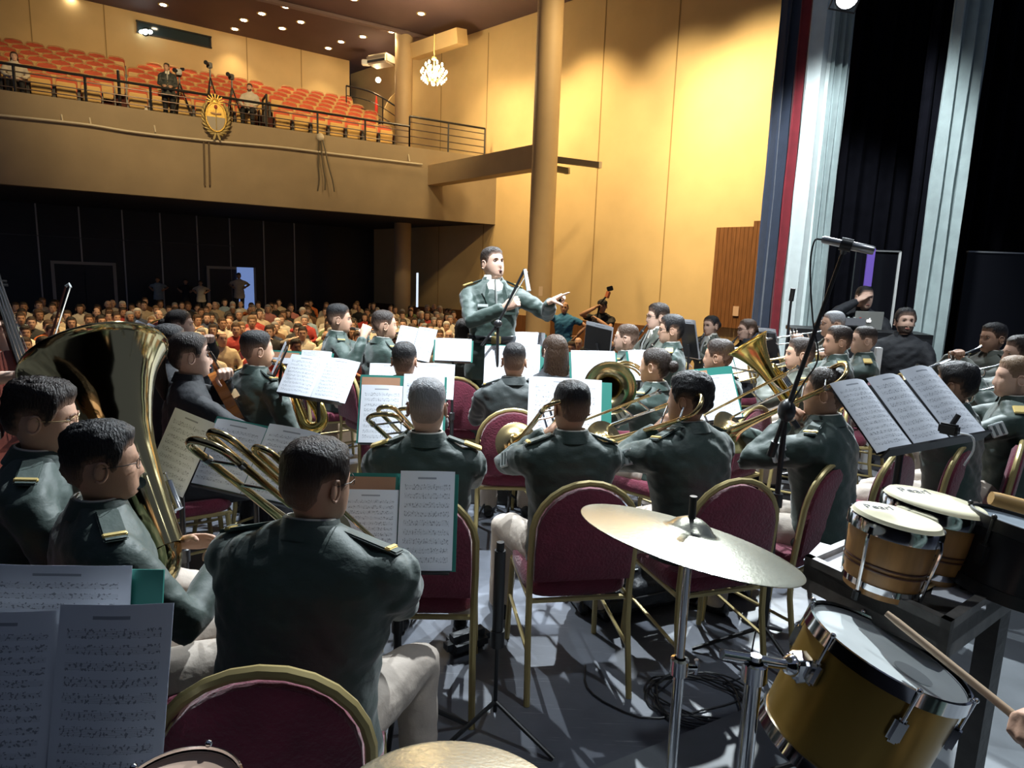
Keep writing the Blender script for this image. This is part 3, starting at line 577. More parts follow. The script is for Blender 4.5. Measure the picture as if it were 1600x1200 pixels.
def hair_geo(style, n=44, k=34, seed=0.0, fem=False):
    st = STY[style]; az = np.linspace(0, 2*PI, n, endpoint=False); zs = [z for z in zlist(k) if z > -.15]; c = np.array((0, -.012, .0)); vs = []; th = []; dn = []
    for z in zs:
        for a in az:
            p = head_pt(a, z, fem); dr = unit(p-c); m = np.clip((z-hairline(a, st))/.022, -.6, 1)
            tt = st['ts']+(st['tt']-st['ts'])*float(np.clip((z-.03)/.06, 0, 1))
            t_ = tt*m if m > 0 else .012*m
            nz = noise.noise(Vector((p[0]*70+seed, p[1]*30, p[2]*45)))+.6*noise.noise(Vector((p[0]*150, p[1]*90+seed, p[2]*90)))
            if m > 0: t_ += st['nz']*nz*m+.0015
            vs.append(p+dr*t_); th.append(t_); f0, f1 = st['fade']; dn.append(float(np.clip((z-f0)/(f1-f0), .25, 1)*np.clip(m*1.5, 0, 1)))
    fs = []
    for i in range(len(zs)-1):
        for j in range(n):
            q = (i*n+j, (i+1)*n+j, (i+1)*n+(j+1) % n, i*n+(j+1) % n)
            if max(th[x] for x in q) > -.001: fs.append(q)
    g = G(); g.add(vs, fs); g.f.append(tuple(range(n))); g.m.append(0)
    if style == 'bun':
        g.ell((0, -.135, .012), (.045, .036, .042), 14, 9)
    if style == 'pony':
        g.tube(bez([(0, -.10, .035), (0, -.15, .02), (.005, -.165, -.06), (0, -.15, -.17), (0, -.145, -.24)], 4), [.018]+[.026]*3+[.036]*8+[.03, .024, .018, .012, .006], 12)
    if style == 'long':
        rs = []
        for z, wd, y0, y1 in ((.065, .074, .0, -.112), (.03, .090, .02, -.127), (-.04, .098, .03, -.130), (-.12, .101, .02, -.122), (-.20, .105, .01, -.114), (-.28, .098, -.01, -.115)):
            rs.append([(wd*math.sin(a), (y0+y1)/2-(y0-y1)/2*math.cos(a)*1.0, z) for a in np.linspace(-PI*.82, PI*.82, 22)]+[(wd*.86*math.sin(a), (y0+y1)/2-(y0-y1)/2*math.cos(a)*.86, z) for a in np.linspace(PI*.82, -PI*.82, 22)])
        g.rings(rs[::-1])
    dn += [1.0]*(len(g.v)-len(dn)); return g, dn
HAIRS = {}
def hair_mesh(style, n, k, seed, fem):
    g, dn = hair_geo(style, n, k, seed, fem); me = g.mesh('hair'); at = me.attributes.new('hair_mix', 'FLOAT', 'POINT'); at.data.foreach_set('value', dn); return me
def finger(g, base, d, up, lens, rads, curl):
    d, up = Vector(d).normalized(), Vector(up).normalized(); ax = d.cross(up); p = Vector(base); pts = [p]; 
    for l, c in zip(lens, curl): d = Quaternion(ax, -c) @ d; p = p+d*l; pts.append(p)
    g.tube(pts, rads, 7)
HANDS = {}
def hand_arrays(kind):
    """right hand: wrist at origin, fingers +Y, palm faces -Z, thumb towards -X"""
    if kind not in HANDS:
        g = G(); g.tube([(0, -.03, 0), (0, .0, 0), (0, .045, 0), (0, .085, 0)], [(.020, .026), (.020, .030), (.017, .042), (.013, .040)], 12, hint=(0, 0, 1))
        cl = dict(grip=(.9, 1.2, .8), relax=(.35, .45, .3), point=(1.2, 1.4, 1.0), flat=(.08, .1, .1))[kind]
        for i, (x, l) in enumerate(((-.030, .072), (-.010, .080), (.011, .075), (.030, .060))):
            c = (.05, .08, .05) if (kind == 'point' and i == 0) else cl
            finger(g, (x, .078, 0), (x*.9, 1, 0), (0, 0, 1), (l*.45, l*.32, l*.28), (.0095, .009, .008, .006), c)
        finger(g, (-.028, .018, -.006), (-.75, .65, -.35), (-.5, 0, .6), (.040, .032, .026), (.013, .011, .010, .007), (.1, .3, .25) if kind != 'grip' else (.5, .6, .4))
        HANDS[kind] = to_arrays(remesh(g, .0052, 3))
    return HANDS[kind]
def ik(S, T, l1, l2, pole):
    S, T, pole = np.asarray(S, float), np.asarray(T, float), np.asarray(pole, float); d = T-S; L = np.linalg.norm(d); 
    if L > (l1+l2)*.995: T = S+d/L*(l1+l2)*.995; d = T-S; L = np.linalg.norm(d)
    u_ = d/L; a = (l1*l1-l2*l2+L*L)/(2*L); h = math.sqrt(max(l1*l1-a*a, 1e-6)); pv = unit(pole-u_*(pole@u_)); return S+u_*a+pv*h, T
def sring(c, rx, ry, R3=None, n=24, e=2.5):
    out = []
    for q in np.linspace(0, 2*PI, n, endpoint=False):
        sa, ca = math.sin(q), math.cos(q); v = Vector((rx*math.copysign(abs(ca)**(2/e), ca), ry*math.copysign(abs(sa)**(2/e), sa), 0))
        out.append((R3 @ v if R3 is not None else v)+Vector(c))
    return out
TORSO = [(-.12, .190, .150, .03), (-.03, .186, .140, .015), (.08, .172, .124, 0), (.18, .172, .124, 0), (.28, .187, .130, .0), (.36, .198, .128, -.004), (.425, .200, .112, -.010), (.47, .172, .090, -.014), (.505, .112, .070, -.016), (.535, .068, .060, -.014)]
def front_y(z): xs = [q[0] for q in TORSO]; return interp(z, xs, [q[2]+q[3] for q in TORSO])
POSES = dict(trombone=dict(r=(.05, .46, .93), l=(-.07, .20, 1.04), rk='grip', lk='grip', pr=(.7, -.2, -1), pl=(-.9, -.1, -.7)), tuba=dict(r=(.05, .32, .82), l=(-.26, .28, .80), rk='grip', lk='relax', pr=(.8, -.2, -.7), pl=(-.8, -.2, -.6)),
             clarinet=dict(r=(.03, .36, .76), l=(-.03, .27, .90), rk='grip', lk='grip', pr=(.9, -.2, -.6), pl=(-.9, -.2, -.6)), sax=dict(r=(.14, .24, .66), l=(.03, .25, .88), rk='grip', lk='grip', pr=(.9, -.5, -.3), pl=(-.9, 0, -.6)),
             trumpet=dict(r=(.05, .30, 1.04), l=(-.04, .28, 1.03), rk='grip', lk='grip', pr=(.9, -.1, -.7), pl=(-.9, -.1, -.7)), rest=dict(r=(.14, .34, .62), l=(-.14, .34, .62), rk='relax', lk='relax', pr=(.8, -.5, 0), pl=(-.8, -.5, 0)),
             horn=dict(r=(.20, .16, .74), l=(-.07, .27, .95), rk='grip', lk='grip', pr=(.9, -.5, -.2), pl=(-.9, -.1, -.6)), strings=dict(r=(.38, .42, .72), l=(-.12, .22, 1.06), rk='grip', lk='grip', pr=(.8, -.3, .2), pl=(-.9, .1, -.6)),
             stand=dict(r=(.24, .05, .80), l=(-.24, .05, .80), rk='relax', lk='relax', pr=(.5, -.8, 0), pl=(-.5, -.8, 0)), flute=dict(r=(.34, .17, 1.08), l=(.12, .22, 1.07), rk='grip', lk='grip', pr=(.8, 0, -.7), pl=(-.8, .3, -.6)))
def person(label, hp, yaw, pose='rest', hy=0.0, hpit=0.0, lean=.08, top='jacket', legs='khaki', hair='short', hc='black', sk=0, vox=.014, face=False, glasses=None, ep=True, gold=False, patch=0, fem=False, stand=False, floor=0.0, collar=None, group=None, cat='person', build=1.0, shirt_v=False, sw=.0, arms=None, sleeve='long', beard=False, hz_scale=None, legs_on=True, roll_h=0.0, mouth_open=False, left_hand=None, right_hand=None):
    """hp = world position of the head centre, or (pixel x, pixel y, depth)"""
    hp = V(*hp) if not isinstance(hp, Vector) else hp
    hipz = .90 if stand else .56
    RL = Matrix.Rotation(-lean, 3, 'X'); hip = Vector((0, 0, hipz))
    neck = hip+RL @ Vector((0, -.012, .50)); hc_l = neck+Vector((0, .018, .148)); nom = hc_l.z
    s = (hp.z-floor)/nom
    root = empty('person', (0, 0, floor), yaw); root.scale = (s, s, s)
    off = Matrix.Rotation(yaw, 3, 'Z') @ (Vector((hc_l.x, hc_l.y, 0))*s); root.location = (hp.x-off.x, hp.y-off.y, floor)
    tag(root, label, cat, group)
    m4 = Matrix.Translation(root.location) @ Matrix.Rotation(yaw, 4, 'Z') @ Matrix.Scale(s, 4)
    TL = lambda v: hip+RL @ Vector(v)
    P = dict(POSES[pose]); P.update(arms or {})
    if left_hand is not None: P['l'] = tuple(m4.inverted() @ Vector(left_hand))
    if right_hand is not None: P['r'] = tuple(m4.inverted() @ Vector(right_hand)); stand = 2
    m_top = M[top] if isinstance(top, str) else top; m_leg = M[legs] if isinstance(legs, str) else legs; msk = skin(sk)
    # ---- head
    near = vox < .0125
    hv, hf = head_arrays(*((44, 40) if near else (32, 30)), fem)
    HR = Matrix.Rotation(hy, 3, 'Z') @ Matrix.Rotation(-hpit, 3, 'X') @ Matrix.Rotation(roll_h, 3, 'Y'); piv = Vector((0, -.03, -.14))
    Hm = Matrix.Translation(hc_l) @ Matrix.Translation(piv) @ HR.to_4x4() @ Matrix.Scale(.925, 4) @ Matrix.Translation(-piv)
    hR = np.array(Hm.to_3x3()); hT = np.array(Hm.translation)
    body = G(); body.add(hv @ hR.T+hT, hf)
    # ---- arms
    S = {}; E_ = {}; W_ = {}
    for k, sg in (('r', 1), ('l', -1)):
        S[k] = np.array(TL((sg*(.178*build), -.012, .425))); tgt = Vector(P[k]); tgt = tgt if stand == 2 else tgt+Vector((0, 0, (.34 if stand else 0)))
        e, wv = ik(S[k], tgt, .285, .265, P['p'+k]); E_[k], W_[k] = e, wv
        ha, hfc = hand_arrays(P[k+'k']); y = unit(wv-e); y = unit(y+np.array(P.get('d'+k, (0, 0, 0)))); ph = np.array(P.get('n'+k, (-sg*.8, .0, -.35)))   # palm normal
        zz = unit(-(ph-y*(ph@y))); xx = np.cross(y, zz)
        if sg < 0: ha = ha*np.array((-1, 1, 1)); hfc = [q[::-1] for q in hfc]
        body.add(ha @ np.array((xx, y, zz))*1.0+wv+y*.012, hfc)
    # slim core of the body under the clothes
    core = G(); core.rings([sring(TL((0, c, z)), rx*.8, ry*.78, RL, 14) for z, rx, ry, c in TORSO[1:]]); 
    lp = []
    for sg in (1, -1):
        hj = Vector((sg*.095, 0, hipz-.03))
        if stand: kn = Vector((sg*.10, .03, .49)); an = Vector((sg*.10, -.01, .09))
        else: kn = Vector((sg*(.13+sw), .45, .50)); an = Vector((sg*(.14+sw), .44+P.get('foot', .0), .09))
        lp.append((sg, hj, kn, an)); core.tube([hj, (hj+kn)/2, kn, (kn+an)/2, an], [.062, .055, .042, .04, .03], 10)
    for k in 'rl': core.tube([S[k], E_[k], W_[k]+unit(W_[k]-E_[k])*.01], [.04, .034, .026], 10)
    cm = remesh(core, .03, 2); cv, cf = to_arrays(cm); bpy.data.meshes.remove(cm); body.add(cv, cf)
    if sleeve == 'short':
        for k in 'rl': body.tube([S[k]*.4+E_[k]*.6, E_[k], E_[k]*.5+W_[k]*.5, W_[k]+unit(W_[k]-E_[k])*.01], [.043, .042, .038, .027], 12)
    body.build('body', msk, root, 2)
    # ---- top
    g = G(); bx_ = build
    T_ = [q for q in TORSO if not (stand and q[0] < -.1)]
    g.rings([sring(TL((0, c, z)), rx*bx_, ry*(.5+.5*bx_), RL, 26) for z, rx, ry, c in T_])
    for k in 'rl':
        sh, e, wv = S[k], E_[k], W_[k]
        if sleeve == 'short': e2 = sh*.35+e*.65; g.tube([sh*1.0+np.array((0, 0, -.01)), (sh+e2)/2, e2], [.070*bx_, .066, .066], 14)
        else: g.tube([sh+np.array((0, 0, -.012)), sh*.6+e*.4, sh*.2+e*.8, e, e*.75+wv*.25, e*.35+wv*.65, wv], [.072*bx_, .066*bx_, .058, .056, .055, .049, .042], 14)
        g.ell(sh+np.array((-.018*(1 if k == 'r' else -1), 0, -.012)), (.074*bx_, .078, .072), 12, 8)
    if stand: g.rings([sring(TL((0, .0, z)), rx, ry, RL, 26) for z, rx, ry in ((-.20, .205, .155), (-.06, .190, .145), (.1, .165, .118))])
    tm = remesh(g, vox, 5); wrinkle(tm, min(.0105, vox*.75), seed=rnd.random()*50); tm.materials.append(m_top)
    link({'jacket': 'jacket', 'jacket_l': 'jacket', 'jacket_d': 'jacket'}.get(top, 'shirt'), tm, root, 2)
    # ---- trousers and shoes
    if legs_on:
        g = G()
        if stand: g.rings([sring((0, 0, z), rx, ry, None, 20) for z, rx, ry in ((.80, .165, .125), (.88, .175, .13), (.98, .16, .115))])
        else: g.ell((0, .0, hipz-.02), (.175, .15, .115), 18, 10)
        for sg, hj, kn, an in lp:
            if stand: g.tube([hj, (hj+kn)/2, kn, (kn+an)/2, an+Vector((0, 0, -.03))], [.088, .082, .068, .064, .060], 14)
            else: g.tube([hj+Vector((0, -.02, 0)), (hj*.5+kn*.5), kn*.85+hj*.15, kn+Vector((0, .012, -.015)), kn*.75+an*.25, kn*.3+an*.7, an+Vector((0, 0, -.03))], [.096, .090, .078, .074, .070, .066, .066], 14)
        lm = remesh(g, max(vox, .012), 4); wrinkle(lm, min(.006, vox*.5), (14, 9, 14), rnd.random()*50); lm.materials.append(m_leg); link('trousers', lm, root, 2)
        for sg, hj, kn, an in lp:
            g = G(); x0, y0 = an.x, an.y
            g.rings([[(x0+wx*math.sin(q), y0+yy, max(.0, h+hh*math.cos(q))) for q in np.linspace(0, 2*PI, 12, endpoint=False)] for yy, wx, h, hh in ((-.075, .02, .03, .02), (-.065, .033, .045, .045), (-.01, .038, .05, .05), (.05, .042, .035, .037), (.12, .046, .027, .028), (.165, .035, .022, .022), (.185, .012, .015, .01))]); g.build('shoe', M['shoe'], root)
    # ---- collar
    cm_ = collar or ('shirt' if top.startswith('jacket') else None) if isinstance(top, str) else None
    def band(z0, z1, r0, r1, thick, mt, nm, open_=0.0):
        g = G(); qs = np.linspace(open_, 2*PI-open_, 26)
        rs = [[TL((r*math.sin(q), -.016+r*.92*math.cos(q), z)) for q in qs] for r, z in ((r0, z0), (r1, z1), (r1-thick, z1), (r0-thick, z0))]
        v = [p for r_ in rs for p in r_]; n_ = len(qs); f = [(a*n_+j, a*n_+j+1, ((a+1) % 4)*n_+j+1, ((a+1) % 4)*n_+j) for a in range(4) for j in range(n_-1)]
        g.add(v, f); g.build(nm, mt, root)
    if isinstance(top, str) and top.startswith('jacket'):
        band(.495, .545, .098, .074, .008, m_top, 'collar', .85 if shirt_v else .45); band(.515, .562 if shirt_v or cm_ != 'shirt' else .549, .078, .066, .004, M[cm_] if isinstance(cm_, str) else M['shirt'], 'shirt_collar', .35)
    elif top != 'tee' and sleeve == 'long': band(.505, .550, .088, .072, .006, m_top, 'collar', .5)
    # ---- epaulettes, arm patch
    if ep:
        for sg in (1, -1):
            a, b = TL((sg*.085, -.012, .512)), TL((sg*.205*build, -.012, .468)); d = b-a; m3 = frame((0, 0, 0), d, RL @ Vector((0, 1, 0))).to_3x3()
            e_ = G().box((a+b)/2+RL @ Vector((0, 0, .012)), (.058, d.length, .010), m3, .004).build('epaulette', m_top, root, False)
            G().box((a*.15+b*.85)+RL @ Vector((0, 0, .016)), (.060, .016 if not gold else .075, .011), m3, .003).build('braid', M['gold'], e_, False)
    if patch:
        k = 'r' if patch > 0 else 'l'; d = unit(E_[k]-S[k]); c = S[k]*.55+E_[k]*.45; out = unit(np.array(((1 if k == 'r' else -1)*1.0, -.35, .25)) ); out = unit(out-d*(out@d))
        m3 = frame((0, 0, 0), d, np.cross(d, out)).to_3x3(); zz = m3.col[2]; sgn = 1 if zz.dot(Vector(out)) > 0 else -1
        pt = G().box(Vector(c)+Vector(out)*.062, (.075, .075, .012), m3, .004).build('arm_patch', M['patchw'], root, False)
        for q in (-.018, .012): G().box(Vector(c)+Vector(out)*.069+Vector(d)*q, (.055, .010, .004), m3).build('stripe', mat('patch_grey', (.12, .15, .15), .6), pt, False)
    # ---- front of an open-necked jacket: shirt, tie, lapels, buttons
    if shirt_v:
        def fr(x, z, o=.004): return TL((x, front_y(z)*math.sqrt(max(.1, 1-abs(x/.2)**2.4))+o, z))
        g = G(); pts = [fr(0, .265, .008), fr(.060, .495, .012), fr(.028, .53, .016), fr(-.028, .53, .016), fr(-.060, .495, .012)]; n_ = len(pts)
        g.add([p for p in pts]+[p-RL @ Vector((0, .03, 0)) for p in pts], [tuple(range(n_)), tuple(range(2*n_-1, n_-1, -1))]+[(i, n_+i, n_+(i+1) % n_, (i+1) % n_) for i in range(n_)]); g.build('shirt_front', M['shirt'], root, False)
        G().tube([fr(0, .525, .020), fr(0, .50, .024), fr(0, .40, .018), fr(0, .29, .012)], [.016, .011, .017, .010], 8, flat=.4).build('tie', M['tie'], root)
        for sg in (1, -1):
            G().add([fr(0, .25, .014), fr(sg*.064, .505, .022), fr(sg*.105, .44, .018), fr(sg*.085, .40, .018), fr(sg*.03, .25, .014)], [(0, 1, 2, 3, 4) if sg < 0 else (4, 3, 2, 1, 0)]).build('lapel', m_top, root, False)
            G().box(fr(sg*.10, .30, .012), (.09, .008, .045), RL, .003).build('pocket_flap', m_top, root, False)
        for z in (.23, .14, .05): G().ell(fr(0, z, .012), (.010, .006, .010), 8, 5).build('button', M['gold'], root)
    # ---- hair, face
    if hair:
        hme = hair_mesh(hair, *((52, 40) if near else (36, 26)), rnd.random()*40, fem); hme.materials.append(hm(hc, sk)); ho = link('hair', hme, root, 2); ho.matrix_local = Hm
    def hchild(g, nm, mt): o = g.build(nm, mt, root); o.matrix_local = Hm; return o
    if face:
        for sg in (1, -1):
            e_ = hchild(G().ell((sg*.032, .0735, .007), (.0125, .008, .0052), 10, 7), 'eye', M['eyew']); i_ = G().ell((sg*.032, .079, .007), (.006, .0038, .0052), 8, 5).build('iris', M['iris'], e_)
            hchild(G().tube([head_pt(sg*a_, z, fem)*1.02+np.array((0, .001, 0)) for a_, z in ((.13, .022), (.28, .028), (.45, .026), (.6, .018))], [.0022, .0038, .0034, .0015], 6), 'eyebrow', hm(hc, sk))
        hchild(G().tube([head_pt(a_, -.070, fem)+np.array((0, .0015, 0)) for a_ in (-.27, -.14, 0, .14, .27)], [.0015, .0052, .0062, .0052, .0015], 6), 'lips', M['lips'])
        if mouth_open: hchild(G().ell(head_pt(0, -.074)+np.array((0, .0, 0)), (.013, .007, .012), 10, 7), 'open_mouth', M['mouth'])
    if beard:
        g = G(); zs = np.linspace(-.045, -.118, 8); az = np.linspace(-1.35, 1.35, 22); v = [head_pt(a_, z)*1.0+unit(head_pt(a_, z)-np.array((0, -.01, z)))*(.0045-.011*math.exp(-(head_pt(a_, z)[0]/.026)**2-((z+.066)/.014)**2)) for z in zs for a_ in az]
        g.add(v, [(i*22+j, i*22+j+1, (i+1)*22+j+1, (i+1)*22+j) for i in range(7) for j in range(21)]); me = g.mesh('beard'); at = me.attributes.new('hair_mix', 'FLOAT', 'POINT'); at.data.foreach_set('value', [.8]*len(g.v)); me.materials.append(hm(hc, sk)); o = link('beard', me, root, 2); o.matrix_local = Hm
    if glasses:
        gl = G()
        for sg in (1, -1):
            gl.tube([(sg*.033+.023*math.cos(q), .094-.010*abs(math.cos(q)) if sg*math.cos(q) > 0 else .094, .004+.017*math.sin(q)) for q in np.linspace(0, 2*PI, 18, endpoint=False)], .0014, 5, close=True)
            gl.tube([(sg*.056, .084, .010), (sg*.078, .05, .010), (sg*.084, -.01, .008), (sg*.085, -.03, -.008)], .0016, 5)
        gl.tube([(-.010, .095, .007), (0, .097, .010), (.010, .095, .007)], .0014, 5); hchild(gl, 'glasses', M['glassrim'] if glasses == 1 else mat('gold_wire_rim', (.6, .45, .25), .3, .8))
    mouth = m4 @ (Hm @ Vector((0, .092, -.071)))
    return dict(root=root, m4=m4, Hm=Hm, mouth=mouth, s=s, yaw=yaw, loc=root.location.copy(), floor=floor, L=lambda v: m4 @ Vector(v), fwd=Vector((-math.sin(yaw), math.cos(yaw), 0)), wr=m4 @ Vector(W_['r']), wl=m4 @ Vector(W_['l']))

# ============================================================ chairs
def make_chair():
    r_ = empty('banquet_chair'); fm = M['goldfr']
    # faces +Y; dome-topped back at y = -.21
    def bp(x, z): return Vector((x, -.20-.10*(z-.45), z))
    arc = [bp(-.205, .44), bp(-.208, .60)]+[bp(-.208*math.cos(a), .70+.20*math.sin(a)) for a in np.linspace(.1, PI-.1, 13)]+[bp(.208, .60), bp(.205, .44)]
    G().tube(arc, .0135, 8, hint=(0, 1, 0)).build('back_frame', fm, r_)
    n_ = 15; rows = []
    ol = [(-.192, .50), (-.194, .62)]+[(-.192*math.cos(a), .695+.185*math.sin(a)) for a in np.linspace(.15, PI-.15, 13)]+[(.194, .62), (.192, .50)]
    g = G(); k = len(ol); f = [bp(x, z)+Vector((0, .024, 0)) for x, z in ol]; b = [bp(x, z)-Vector((0, .022, 0)) for x, z in ol]; ci = [bp(x*.86, .68+(z-.68)*.88)+Vector((0, .036, 0)) for x, z in ol]; bi = [bp(x*.86, .68+(z-.68)*.88)-Vector((0, .032, 0)) for x, z in ol]
    g.add(ci+f+b+bi, [tuple(range(k-1, -1, -1)), tuple(range(3*k, 4*k))]+[(q*k+i, q*k+(i+1) % k, (q+1)*k+(i+1) % k, (q+1)*k+i) for q in range(3) for i in range(k)]); g.build('backrest', M['maroon'], r_)
    g = G(); sq = []
    for z, s in ((.415, .95), (.43, 1.0), (.465, 1.0), (.485, .93), (.49, .7)):
        sq.append(sring((0, .02, z), .215*s, .215*s, None, 28, 5))
    g.rings(sq); g.build('seat', M['maroon'], r_)
    G().tube([(-.2, -.19, .405), (-.2, .215, .405), (.2, .215, .405), (.2, -.19, .405)], .012, 6, close=True).build('seat_frame', fm, r_)
    for s in (-1, 1):
        G().tube([(s*.205, -.20, .45), (s*.205, -.205, .30), (s*.21, -.26, .0)], .013, 8, hint=(1, 0, 0)).build('leg', fm, r_)
        G().tube([(s*.2, .20, .41), (s*.205, .215, .2), (s*.21, .225, .0)], .013, 8, hint=(1, 0, 0)).build('leg', fm, r_)
        G().tube([(s*.206, -.225, .20), (s*.206, .214, .23)], .008, 6).build('stretcher', fm, r_)
    return r_
CH0 = make_chair(); ch_first = [True]
def chair(loc, yaw, label, z=0.0, s=1.0, group='gold framed maroon banquet chairs on the stage'):
    o = CH0 if ch_first[0] else copy_tree(CH0); ch_first[0] = False
    o.location = (loc[0], loc[1], z); o.rotation_euler = (0, 0, yaw); o.scale = (s, s, s); return tag(o, label, 'chair', group)
def seat_for(p, label, dy=-.03, dyaw=0.0, group='gold framed maroon banquet chairs on the stage'):
    q = p['m4'] @ Vector((0, dy, 0)); return chair(q, p['yaw']+dyaw, label, p['floor'], 1.0, group)

# ============================================================ music stands and scores
def stand(cx, cy, Z, wpx, hpx, yaw, label, tilt=28, folder=None, flabel=None, roll=0.0, floor=0.0, pages=2, back=False, desk=True, dm=None, cover_side=0, pocket=True, seed=0, inset=.0, over=0.03):
    """desk centre at pixel (cx, cy), depth Z; desk size from its size in pixels; yaw turns the reading face (0 = faces -Y)"""
    c = V(cx, cy, Z); w_ = wpx*Z/F; h_ = hpx*Z/F/max(.55, math.cos(R(tilt)*.6))
    Rm = Matrix.Rotation(yaw, 4, 'Z') @ Matrix.Rotation(R(90-tilt), 4, 'X') @ Matrix.Rotation(roll, 4, 'Z')
    dmx = Matrix.Translation(c) @ Rm    # local x right, y up the desk, z towards the reader
    st = empty('music_stand', (c.x, c.y, floor), 0); tag(st, label, 'music stand')
    loc = Matrix.Translation((-c.x, -c.y, -floor)) @ dmx
    if desk:
        o = G().box((0, -.01, -.014), (min(max(w_*.93, .16), .5), h_*.88, .006), None, .002).build('desk', dm or M['blackm'], st, False); o.matrix_local = loc
        o = G().box((0, -h_/2-.004, .008), (min(w_*.9, .48), .006, .045)).build('ledge', dm or M['blackm'], st, False); o.matrix_local = loc
    top = loc @ Vector((0, -.04, -.03)); 
    G().tube([(0, 0, .22), (0, 0, max(.3, top.z*.6))], .014, 10).build('lower_pole', M['blackm'], st); G().tube([(0, 0, top.z*.55), (0, 0, top.z-.06), tuple(top)], .010, 10).build('upper_pole', M['blackm'], st)
    G().lathe([(.012, -.03), (.021, -.025), (.021, .025), (.012, .03)], 12, Matrix.Translation((0, 0, top.z*.6))).build('height_clutch', M['blackp'], st)
    for k in range(3):
        a = yaw+2*PI*k/3+.5; G().tube([(0, 0, .26), (.13*math.cos(a), .13*math.sin(a), .12), (.27*math.cos(a), .27*math.sin(a), .012)], .009, 8).build('leg', M['blackm'], st)
    if flabel:
        fo = empty('music_folder', c); fo.matrix_world = dmx @ Matrix.Translation((0, 0, -.009)); tag(fo, flabel, 'sheet music')
        cw, chh = w_, h_
        if folder:
            G().box((cover_side*.02, .0, .0), (cw, chh, .004)).build('cover', M['cover'], fo, False)
            if pocket:
                xx = -cw*.26; G().box((xx, chh/2-.055, .005), (cw*.44, .085, .003)).build('pocket', M['pocket'], fo, False)
        n_ = pages; gap = .004; pw = (cw-.02-cover_side*0)/max(n_, 1) if folder else cw/max(n_, 1)
        for i in range(n_):
            x0 = -cw/2+(.01 if folder else 0)+pw*i+gap/2; g = G(); uv = []; K = 8; yb = -chh/2+.004; yt = chh/2-(.055 if (folder and i == 0 and pocket) else (.0 if i == n_-1 else .012))
            if folder and i == n_-1: yt += over*.3
            if folder and cover_side > 0 and i == n_-1: pw2 = pw-.03
            else: pw2 = pw-gap
            v = []
            for b_ in range(2):
                for kx in range(K+1):
                    u_ = kx/K; zc = .010+.012*math.sin(PI*u_)*(1 if n_ > 1 else .6)+.002*math.sin(9*u_+i+seed)
                    for ky in range(3):
                        t_ = ky/2; v.append((x0+pw2*u_, yb+(yt-yb)*t_, zc+.004*t_*math.sin(3*u_+seed)-(.0012 if b_ else 0))); uv.append((u_, t_))
            N_ = (K+1)*3; f = []
            for kx in range(K):
                for ky in range(2):
                    a_, b2, c2, d2_ = kx*3+ky, (kx+1)*3+ky, (kx+1)*3+ky+1, kx*3+ky+1; f.append((a_, b2, c2, d2_)); f.append((N_+d2_, N_+c2, N_+b2, N_+a_))
            g.add(v, f); g.build('page', PAGES[(i+seed) % 3], fo, True, uv)
        return st, fo
    return st, None

# ============================================================ brass and woodwind
def parts_root(name, m4, label, cat, group=None):
    r_ = empty(name); r_.matrix_world = m4; return tag(r_, label, cat, group)
def bell_prof(r_end, r_th, L, p=.62, n=26):
    """(radius, length) of a flaring bell: throat at 0, rim at L"""
    out = []
    for i in range(n):
        x = 1-(1-i/(n-1))**1.6; r_ = r_th*((1.0+.02)/(1.0-x+.02))**p
        out.append((r_, x*L))
    k = (r_end-r_th)/(out[-1][0]-r_th); return [(r_th+(r_-r_th)*k, l) for r_, l in out]
YZ = Matrix.Rotation(-PI/2, 4, 'X')    # lathe axis Z -> Y
def bell(g, prof, mtx, th=.002, n=32):
    inn = [(max(r_-th, .001), l) for r_, l in prof][::-1]; rm = prof[-1]
    g.lathe(prof+[(rm[0]+.003, rm[1]+.001), (rm[0]+.002, rm[1]+.004)]+inn, n, mtx)
